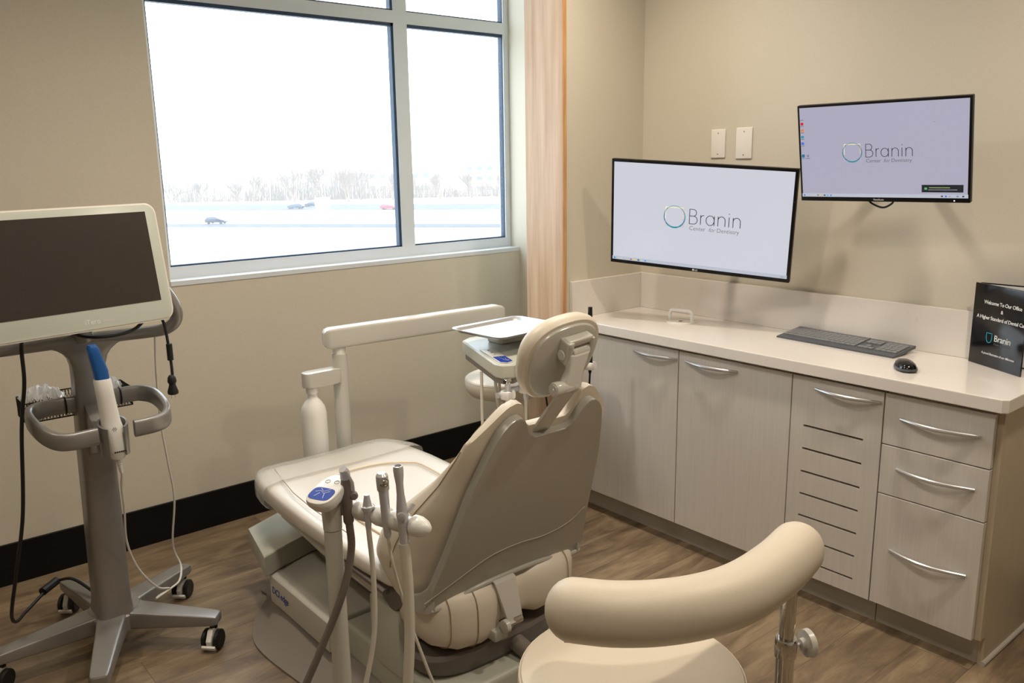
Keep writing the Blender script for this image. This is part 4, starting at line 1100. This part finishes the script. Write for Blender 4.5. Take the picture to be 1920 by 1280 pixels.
# touch pad on the left front of the head
def hp2(a, b_, o=0): 
    c = Vector((-1.235, -.405, .9125)); u_ = Vector((-.33, -.94, 0)).normalized(); v_ = Vector((.94, -.33, 0)).normalized()
    return c+u_*a+v_*b_+Vector((0, 0, o))
bm = B(); add_prism(bm, [hp2(-.12, -.022), hp2(.10, -.022), hp2(.12, .0), hp2(.10, .028), hp2(-.12, .028)], (0, 0, .0035), .001)
obj('touch_pad', bm, M['white_pl'], du)
bm = B(); add_prism(bm, [hp2(.02, -.020, .0035), hp2(.10, -.020, .0035), hp2(.118, .0, .0035), hp2(.10, .026, .0035), hp2(.02, .026, .0035)], (0, 0, .001))
obj('touch_pad_label', bm, M['blue_panel'], du)
bm = B()
add_tube(bm, [hp2(.04, -.005, .005), hp2(.06, .006, .005), hp2(.075, .0, .005), (hp2(.095, .014, .005))], .0008, 4); add_tube(bm, [hp2(.05, .016, .005), hp2(.07, .010, .005), hp2(.09, .018, .005)], .0008, 4)
for k in range(3): add_tube(bm, [hp2(-.09+.035*k+math.cos(t_)*.004, .002+math.sin(t_)*.004, .004) for t_ in [2*PI*j/10 for j in range(10)]], .0006, 4, closed=True)
obj('touch_pad_figures', bm, M['screw'], du)
# front holders under the head
hb0, hb1 = Vector((-1.32, -.515, .805)), Vector((-.70, -.355, .79))
obj('holder_mount', tube([(-.93, -.28, .84), (-.95, -.34, .80), (-.96, -.39, .785)], .012, 12), M['satin'], du)
obj('holder_rail', tube([hb0, hb1], .010, 12), M['satin'], du)
hbd = (hb1-hb0).normalized(); hbn = Vector((hbd.y, -hbd.x, 0))
HS = []
for s_ in (.03, .14, .28, .44, .597):
    c = hb0+hbd*s_+hbn*.022
    HS.append(c)
    bm = B(); n = 16
    pts = [c+hbd*math.cos(a_)*.020+hbn*math.sin(a_)*.020 for a_ in [math.radians(-240+300*k/n) for k in range(n+1)]]
    add_tube(bm, [pts[0]-hbn*.012]+pts, 1.0, 12, flat=(.008, .015, (0, 0, 1), .8))
    obj('handpiece_holder', bm, M['white_pl'], du)
# tray on top of the unit
def tray():
    c = Vector((-1.075, -.285, .955)); rot = math.radians(4)
    t = thing('instrument_tray', 'shallow stainless steel tray resting on top of the delivery unit', 'tray', c)
    def ring(w_, h_, z, r): return [Vector((c.x+math.cos(rot)*a-math.sin(rot)*b_, c.y+math.sin(rot)*a+math.cos(rot)*b_, z)) for a, b_ in rrect(0, 0, w_, h_, r, 8)]
    z = .985
    rings = [ring(.30, .215, z-.013, .02), ring(.325, .240, z-.012, .03), ring(.345, .262, z-.001, .036), ring(.362, .290, z+.001, .040), ring(.362, .290, z-.0005, .040), ring(.343, .262, z-.004, .036), ring(.325, .240, z-.0135, .03), ring(.30, .215, z-.0145, .02)]
    rings = rings
    bm = B(); R = [[bm.verts.new(p) for p in r] for r in rings]; n = len(R[0])
    for a, b_ in zip(R, R[1:]):
        for k in range(n): bm.faces.new((a[k], a[(k+1) % n], b_[(k+1) % n], b_[k]))
    bm.faces.new(R[0]); bm.faces.new(R[-1][::-1])
    obj('tray_pan', bm, M['steel'], t)
    obj('tray_liner', prism([(p.x, p.y, z-.0125) for p in ring(.322, .238, 0, .03)], (0, 0, .0012)), M['print_white'], t, label='white paper liner')
    return t
tray()
obj('tray_support', box(-1.10, -.97, -.27, -.18, .912, .9695, .01, 3), M['chair_pl'], du)
# instruments hanging in the front holders
def hang(label, cat, i, mat_body, kind):
    c = HS[i]
    t = thing('handpiece', label, cat, c)
    if kind == 'pen':
        obj('body', lathe(c+Vector((.0, 0, -.03)), (0, .0, 1), [(0, .0055), (.02, .0085), (.06, .0105), (.12, .0095), (.20, .008), (.262, .0072), (.268, .006)], 18), M['black'], t)
        obj('cap', lathe(c+Vector((0, 0, .19)), (0, 0, 1), [(0, .0095), (.05, .0088)], 18), M['black_gloss'], t)
        hose('cord', [c+Vector((0, 0, -.03)), c+Vector((-.006, 0, -.10)), c+Vector((-.01, .02, -.25)), c+Vector((-.05, .08, -.33)), c+Vector((-.10, .14, -.2)), c+Vector((-.11, .16, .06))], .004, M['rubber'], t)
    else:
        obj('body', lathe(c+Vector((0, 0, -.045)), (0, 0, 1), [(0, .006), (.01, .009), (.05, .0095), (.075, .011), (.092, .010), (.098, .006)], 18), mat_body, t)
        obj('head', lathe(c+Vector((-.012, 0, .048)), (1, 0, .1), [(0, .008), (.002, .010), (.022, .010), (.024, .008)], 16), M['chrome'], t)
        hose('hose', [c+Vector((0, 0, -.045)), c+Vector((-.004, 0, -.16)), c+Vector((-.008, .02, -.26)), c+Vector((.0, .10, -.33)), c+Vector((.02, .17, -.22)), c+Vector((.04, .2, .04))], .0058, M['cream_hose'], t)
hang('silver handpiece with chrome head, first in the delivery unit holders', 'dental handpiece', 0, M['satin'], 'turb')
hang('silver handpiece second from the left under the delivery unit', 'dental handpiece', 1, M['satin'], 'turb')
hang('tall black pen-shaped handpiece standing behind the headrest by the counter', 'dental handpiece', 4, M['black'], 'pen')
for k, (x_, y_) in enumerate(((-1.185, -.33), (-1.15, -.36))):
    hose('umbilical_tube', [(x_, y_, .835), (x_+.02, y_+.01, .72), (x_+.07, y_+.04, .56), (x_+.12, y_+.10, .44), (x_+.16, y_+.18, .50)], .0062+.002*k, M['cream_hose'], du)

# ================================================================ STOOLS
def stool(center, seat_z, R, label, far=False):
    cx_, cy_ = center
    t = thing('dental_stool', label, 'stool', (cx_, cy_, 0))
    rings = []
    for h, s_ in ((-.085, .80), (-.080, .90), (-.060, .975), (-.035, 1.0), (-.018, .995), (-.007, .965), (-.001, .90), (.004, .70), (.006, .4), (.006, .05)):
        rings.append(super_ring((cx_, cy_, seat_z+h), (1, 0, 0), (0, 1, 0), R*s_, R*s_, 1.0, 56))
    obj('seat', loft(rings), M['vinyl_tan'], t)
    bm = B(); add_tube(bm, [(cx_+math.cos(a)*R*.985, cy_+math.sin(a)*R*.985, seat_z-.0125) for a in [2*PI*k/56 for k in range(56)]], .0016, 5, closed=True)
    obj('seat_piping', bm, M['vinyl_tan'], t)
    obj('seat_plate', lathe((cx_, cy_, seat_z-.11), (0, 0, 1), [(0, .06), (.03, .10)], 24), M['black'], t)
    obj('gas_lift', lathe((cx_, cy_, .10), (0, 0, 1), [(0, .03), (seat_z-.36, .03), (seat_z-.35, .018), (seat_z-.20, .018)], 20), M['chrome'], t)
    obj('base_hub', lathe((cx_, cy_, .075), (0, 0, 1), [(0, .045), (.05, .04)], 20), M['chrome'], t)
    for k in range(5):
        a = 2*PI*k/5+(PI/5 if far else 1.15); ls = .8 if far else 1.0; d = Vector((math.cos(a), math.sin(a), 0)); s_ = Vector((-d.y, d.x, 0))
        c0 = Vector((cx_, cy_, 0)); rings = []
        for t_, hw, zc, hh in ((.03, .022, .105, .016), (.15, .020, .098, .014), (.27, .016, .082, .010)):
            rings.append(super_ring(c0+d*t_*ls+Vector((0, 0, zc)), s_, (0, 0, 1), hw, hh, .5, 16))
        obj('leg', loft(rings), M['chrome'], t)
        cc = c0+d*.265*ls
        cs = obj('caster', lathe(cc+Vector((0, 0, .052)), (0, 0, 1), [(0, .012), (.025, .010)], 12), M['black'], t)
        for sg in (-1, 1): obj('caster_wheel', lathe(cc+s_*sg*.006+Vector((0, 0, .0275)), s_*sg, [(0, .024), (.002, .0273), (.012, .0273), (.015, .02)], 18), M['rubber'], cs)
    return t
SC = (-1.905, -1.668)
st_ = stool(SC, .575, .236, 'near round-seated dental stool with curved padded arm on a chrome post')
# curved padded torso bar
arm = [(-2.108, -1.628, .77), (-2.074, -1.67, .77), (-2.027, -1.73, .77), (-1.958, -1.785, .77), (-1.869, -1.826, .77), (-1.769, -1.842, .77), (-1.643, -1.832, .77), (-1.538, -1.811, .77), (-1.484, -1.796, .77)]
P_ = spline(arm, 8); n = len(P_)
R_ = []
Ltot = sum((P_[i+1]-P_[i]).length for i in range(n-1)); s_ = 0
for i in range(n):
    dd_ = min(s_, Ltot-s_); rr_ = .057
    R_.append(max(.004, rr_*math.sqrt(max(0, 1-max(0, 1-dd_/.055)**2))))
    if i < n-1: s_ += (P_[i+1]-P_[i]).length
# add close rings at both ends for round caps
def cap_pts(p, q, r):   # from end inwards
    d = (q-p).normalized(); return [(p+d*(.055*(1-math.cos(a))), r*math.sin(a)) for a in [math.radians(x_) for x_ in (4, 15, 28, 42, 56, 70, 82)]]
st_p = cap_pts(P_[0], P_[6], .057); en_p = cap_pts(P_[-1], P_[-7], .057)[::-1]
core = [(P_[i], .057) for i in range(n) if (P_[i]-P_[0]).length > .058 and (P_[i]-P_[-1]).length > .058]
allp = st_p+core+en_p
obj('arm_pad', tube([p for p, r in allp], [r for p, r in allp], 36, flat=(1.0, 1.06, (0, 0, 1), .95)), M['vinyl_tan'], st_, angle=60)
bm = B(); add_tube(bm, [Vector((p.x, p.y, p.z-.0585)) for p in P_[6:-10]], 1.0, 12, flat=(.016, .004, (0, 0, 1), .5))
obj('arm_seam_strip', bm, M['seam'], st_)
PX, PY = -1.548, -1.806
obj('arm_post', lathe((PX, PY, .40), (0, 0, 1), [(0, .0172), (.335, .0172)], 28), M['chrome'], st_)
obj('arm_bracket', tube([(PX, PY, .72), (PX+.01, PY+.012, .738), (PX+.012, PY+.02, .75)], .014, 12), M['chrome'], st_)
obj('post_sleeve', lathe((PX-.001, PY, .33), (0, 0, 1), [(0, .0205), (.186, .0205), (.187, .0240), (.224, .0250), (.232, .0225)], 32), M['chrome'], st_)
obj('clamp_screw', tube([(PX, PY, .538), (PX+.046, PY-.022, .538)], .005, 10), M['steel'], st_)
kd = Vector((.9, -.43, 0)).normalized()
obj('clamp_knob', lathe(Vector((PX, PY, .538))+kd*.036, kd, [(0, .012), (.010, .014), (.012, .030), (.024, .032), (.027, .029)], 32), M['chair_pl'], st_)
obj('sleeve_arm', tube(spline([(PX, PY, .37), (PX-.02, PY+.01, .345), (PX-.10, PY+.05, .335), (-1.86, -1.69, .42)], 8), .014, 12), M['chrome'], st_)
fr = [(SC[0]+math.cos(a)*.20, SC[1]+math.sin(a)*.20, .30) for a in [2*PI*k/40 for k in range(40)]]
obj('foot_ring', tube(fr, .010, 10, closed=True), M['white_pl'], st_)
for k in range(3):
    a = 2*PI*k/3+.4; obj('foot_ring_spoke', tube([(SC[0]+math.cos(a)*.025, SC[1]+math.sin(a)*.025, .30), (SC[0]+math.cos(a)*.195, SC[1]+math.sin(a)*.195, .30)], .006, 8), M['white_pl'], st_)
s2_ = stool((-.738, .143), .655, .19, 'far cream dental stool half hidden behind the headrest and delivery unit', far=True)

# ================================================================ OUTSIDE
GZ = -10.4
M['snow'] = noisy('dry_field', rgb(214, 206, 190), rgb(226, 222, 214), nscale=.05, detail=5, rough=.9)
M['asphalt'] = noisy('pale_road', rgb(74, 75, 82), rgb(80, 81, 88), nscale=.3, rough=.9)
M['bark'] = mat('winter_twigs', rgb(136, 112, 92), .9)
M['evergreen'] = noisy('evergreen', rgb(84, 94, 92), rgb(104, 112, 108), nscale=1.5, rough=.9)
M['bldg'] = mat('building_stucco', rgb(226, 216, 206), .8)
M['bldg_win'] = mat('building_glass', rgb(84, 96, 110), .3)
M['sign'] = mat('sign_white', rgb(240, 240, 240), .6)
bm = B(); q = [bm.verts.new(p) for p in ((-400, 3, GZ), (600, 3, GZ), (600, 900, GZ), (-400, 900, GZ))]; bm.faces.new(q)
o = struct('ground', bm, M['snow'])
def road(p, q_, wd_, z, name):
    p = Vector(p); q_ = Vector(q_); d = (q_-p).normalized(); s_ = Vector((-d.y, d.x, 0))*wd_/2
    bm = B(); add_prism(bm, [p-s_, q_-s_, q_+s_, p+s_], (0, 0, .05)); o = struct(name, bm, M['asphalt'])
rdir = Vector((-.62, .785, 0))
road(Vector((64, 171, GZ+.01))+Vector((.62, -.785, 0))*220+Vector((-3, -3, 0)), Vector((64, 171, GZ+.01))-Vector((.62, -.785, 0))*230+Vector((-3, -3, 0)), 9, GZ, 'near_road')
road(Vector((108, 217, GZ+.01))+Vector((.62, -.785, 0))*240, Vector((108, 217, GZ+.01))-Vector((.62, -.785, 0))*260, 30, GZ, 'far_road')
def car(label, c, ang, col, L_=4.5, H_=1.5):
    t = thing('car', label, 'car', c)
    c = Vector(c); d = Vector((math.cos(ang), math.sin(ang), 0)); s_ = Vector((-d.y, d.x, 0))
    def pt(a, h, o): return c+d*a+s_*o+Vector((0, 0, h))
    prof = [(-2.2, .45), (-2.25, .8), (-2.1, 1.0), (-1.7, 1.3), (-1.0, 1.5), (.2, 1.48), (1.0, 1.0), (2.0, .85), (2.25, .6), (2.2, .35), (-2.1, .3)]
    bm = B(); add_prism(bm, [pt(a, h, -.85) for a, h in prof], s_*1.7, .08)
    obj('car_body', bm, mat('car_paint', rgb(*col), .3, coat=.5), t)
    bm = B()
    for sg in (-.87, .84): add_prism(bm, [pt(a, h, sg) for a, h in ((-1.6, 1.02), (-1.0, 1.4), (.15, 1.38), (.75, 1.02))], s_*.03)
    obj('side_glass', bm, M['bldg_win'], t)
    for a in (-1.35, 1.4):
        for sg in (-1, 1): obj('wheel', lathe(pt(a, .33, sg*.66), s_*sg, [(0, .33), (.22, .33), (.22, .2)], 16), M['rubber'], t)
ra_ = math.atan2(-.785, .62)
car('dark blue car on the near road, leftmost seen through the window', (63.0, 172.0, GZ+.06), ra_, (22, 34, 58))
car('dark car on the far road, left one of the pair', (100.2, 211.8, GZ+.06), ra_+PI, (16, 30, 66))
car('dark car on the far road, right one of the pair', (108.2, 218.2, GZ+.06), ra_+PI, (14, 26, 54))
car('red car on the far road beside the window mullion', (114.0, 186.4, GZ+.06), ra_, (190, 20, 40))
def tree(label, c, h, spread, seed, group):
    rn = random.Random(seed); bm = B(); c = Vector(c)
    def br_(p, d, ln, r, lev):
        q_ = p+d*ln; add_tube(bm, [p, q_], [r, r*.7], 4, cap=False)
        if lev == 0: return
        for _ in range(4 if lev > 1 else 5):
            nd = (d+Vector((rn.uniform(-1, 1)*spread, rn.uniform(-1, 1)*spread, rn.uniform(-.15, .6)))).normalized()
            br_(p+d*ln*rn.uniform(.45, 1), nd, ln*rn.uniform(.6, .82), r*.55, lev-1)
    for s_ in range(4):
        br_(c+Vector((rn.uniform(-.6, .6), rn.uniform(-.6, .6), 0)), Vector((rn.uniform(-.3, .3), rn.uniform(-.3, .3), 1)).normalized(), h*.35, h*.016, 4)
    o = obj('bare_tree', bm, M['bark'], None, smooth=False); tag(o, label, 'tree', group)
TL = 'bare hazy winter tree standing beyond the far road'
spots = [(86, 268, 9), (94, 264, 9), (102, 256, 10), (110, 262, 11), (118.5, 250, 14), (126, 251, 15), (131, 238, 14), (138, 243, 12.5), (144, 233, 11), (150, 232, 10), (158, 226, 11), (168, 222, 12), (176, 214, 10), (185, 208, 12), (193, 200, 11)]
for i, (x_, y_, h) in enumerate(spots): tree(TL, (x_, y_, GZ), h, .80, 20+i, 'bare trees beyond the road')
bm = B(); rn = random.Random(11)
for k in range(3200):
    t_ = rn.random(); p = Vector((93, 286, GZ)).lerp(Vector((217, 206, GZ)), t_)+Vector((rn.uniform(-4, 4), rn.uniform(-4, 4), 0))
    hh = rn.uniform(2.5, 6.0)*(1.0+.9*math.exp(-((t_-.33)/.10)**2)+.25*math.sin(t_*37))
    add_tube(bm, [p, p+Vector((rn.uniform(-.9, .9), rn.uniform(-.9, .9), hh))], [.08, .05], 3, cap=False)
o = obj('winter_brush', bm, M['bark'], None, smooth=False); tag(o, 'pale tan leafless brush in a low band beyond the far road', 'brush'); o['kind'] = 'stuff'
# white block buildings far behind
def building(label, x0, y0, wd_, dp, h, floors, cols):
    t = thing('office_building', label, 'building', (x0, y0, GZ))
    ang = math.atan2(-.785, .62); d = Vector((math.cos(ang), math.sin(ang), 0)); s_ = Vector((-d.y, d.x, 0)); c = Vector((x0, y0, GZ))
    bm = B(); add_prism(bm, [c, c+d*wd_, c+d*wd_+s_*dp, c+s_*dp], (0, 0, h)); obj('wall', bm, M['bldg'], t, smooth=False)
    bm = B(); add_prism(bm, [c-d*.3-s_*.3+Vector((0, 0, h)), c+d*(wd_+.3)-s_*.3+Vector((0, 0, h)), c+d*(wd_+.3)+s_*dp+Vector((0, 0, h)), c-d*.3+s_*dp+Vector((0, 0, h))], (0, 0, .6)); obj('roof', bm, M['bldg'], t, smooth=False)
    for f in range(floors):
        for k in range(cols):
            p = c+d*(wd_*(k+.25)/cols)+Vector((0, 0, h*(f+.35)/floors))-s_*.1
            bm = B(); add_prism(bm, [p, p+d*wd_*.5/cols, p+d*wd_*.5/cols+Vector((0, 0, h*.4/floors)), p+Vector((0, 0, h*.4/floors))], s_*.12)
            obj('window', bm, M['bldg_win'], t, smooth=False)
building('pale three-storey office block seen through the right window pane', 192, 258, 36, 20, 11, 3, 9)
building('pale low building beyond the trees, left of the window mullion', 165, 284, 30, 18, 9, 2, 7)
for lab, px_, py_, w_, h_ in (('white roadside sign board at the left of the window view', 60, 216, 3.5, 1.8), ('white roadside sign on a post below the pair of dark cars', 86.5, 170, 3.6, 3.2)):
    t = thing('road_sign', lab, 'sign', (px_, py_, GZ))
    obj('sign_board', box(px_-w_/2, px_+w_/2, py_, py_+.2, GZ+1.4, GZ+1.4+h_), M['sign'], t, smooth=False)
    for s_ in (-.35, .35): obj('sign_post', lathe((px_+w_*s_, py_+.1, GZ), (0, 0, 1), [(0, .08), (1.5, .08)], 8), M['sign'], t)
# haze over the distance
m = bpy.data.materials.new('haze'); m.use_nodes = True; N = m.node_tree.nodes; L = m.node_tree.links
for nd in list(N): N.remove(nd)
o_ = N.new('ShaderNodeOutputMaterial'); vs = N.new('ShaderNodeVolumeScatter'); vs.inputs['Color'].default_value = (1, 1, 1, 1); vs.inputs['Density'].default_value = .0015
L.new(vs.outputs[0], o_.inputs['Volume'])
o = obj('haze', box(-300, 500, 60, 600, GZ-1, 22), m, None, smooth=False); tag(o, 'bright winter haze over the road and trees outside', 'haze'); o['kind'] = 'stuff'
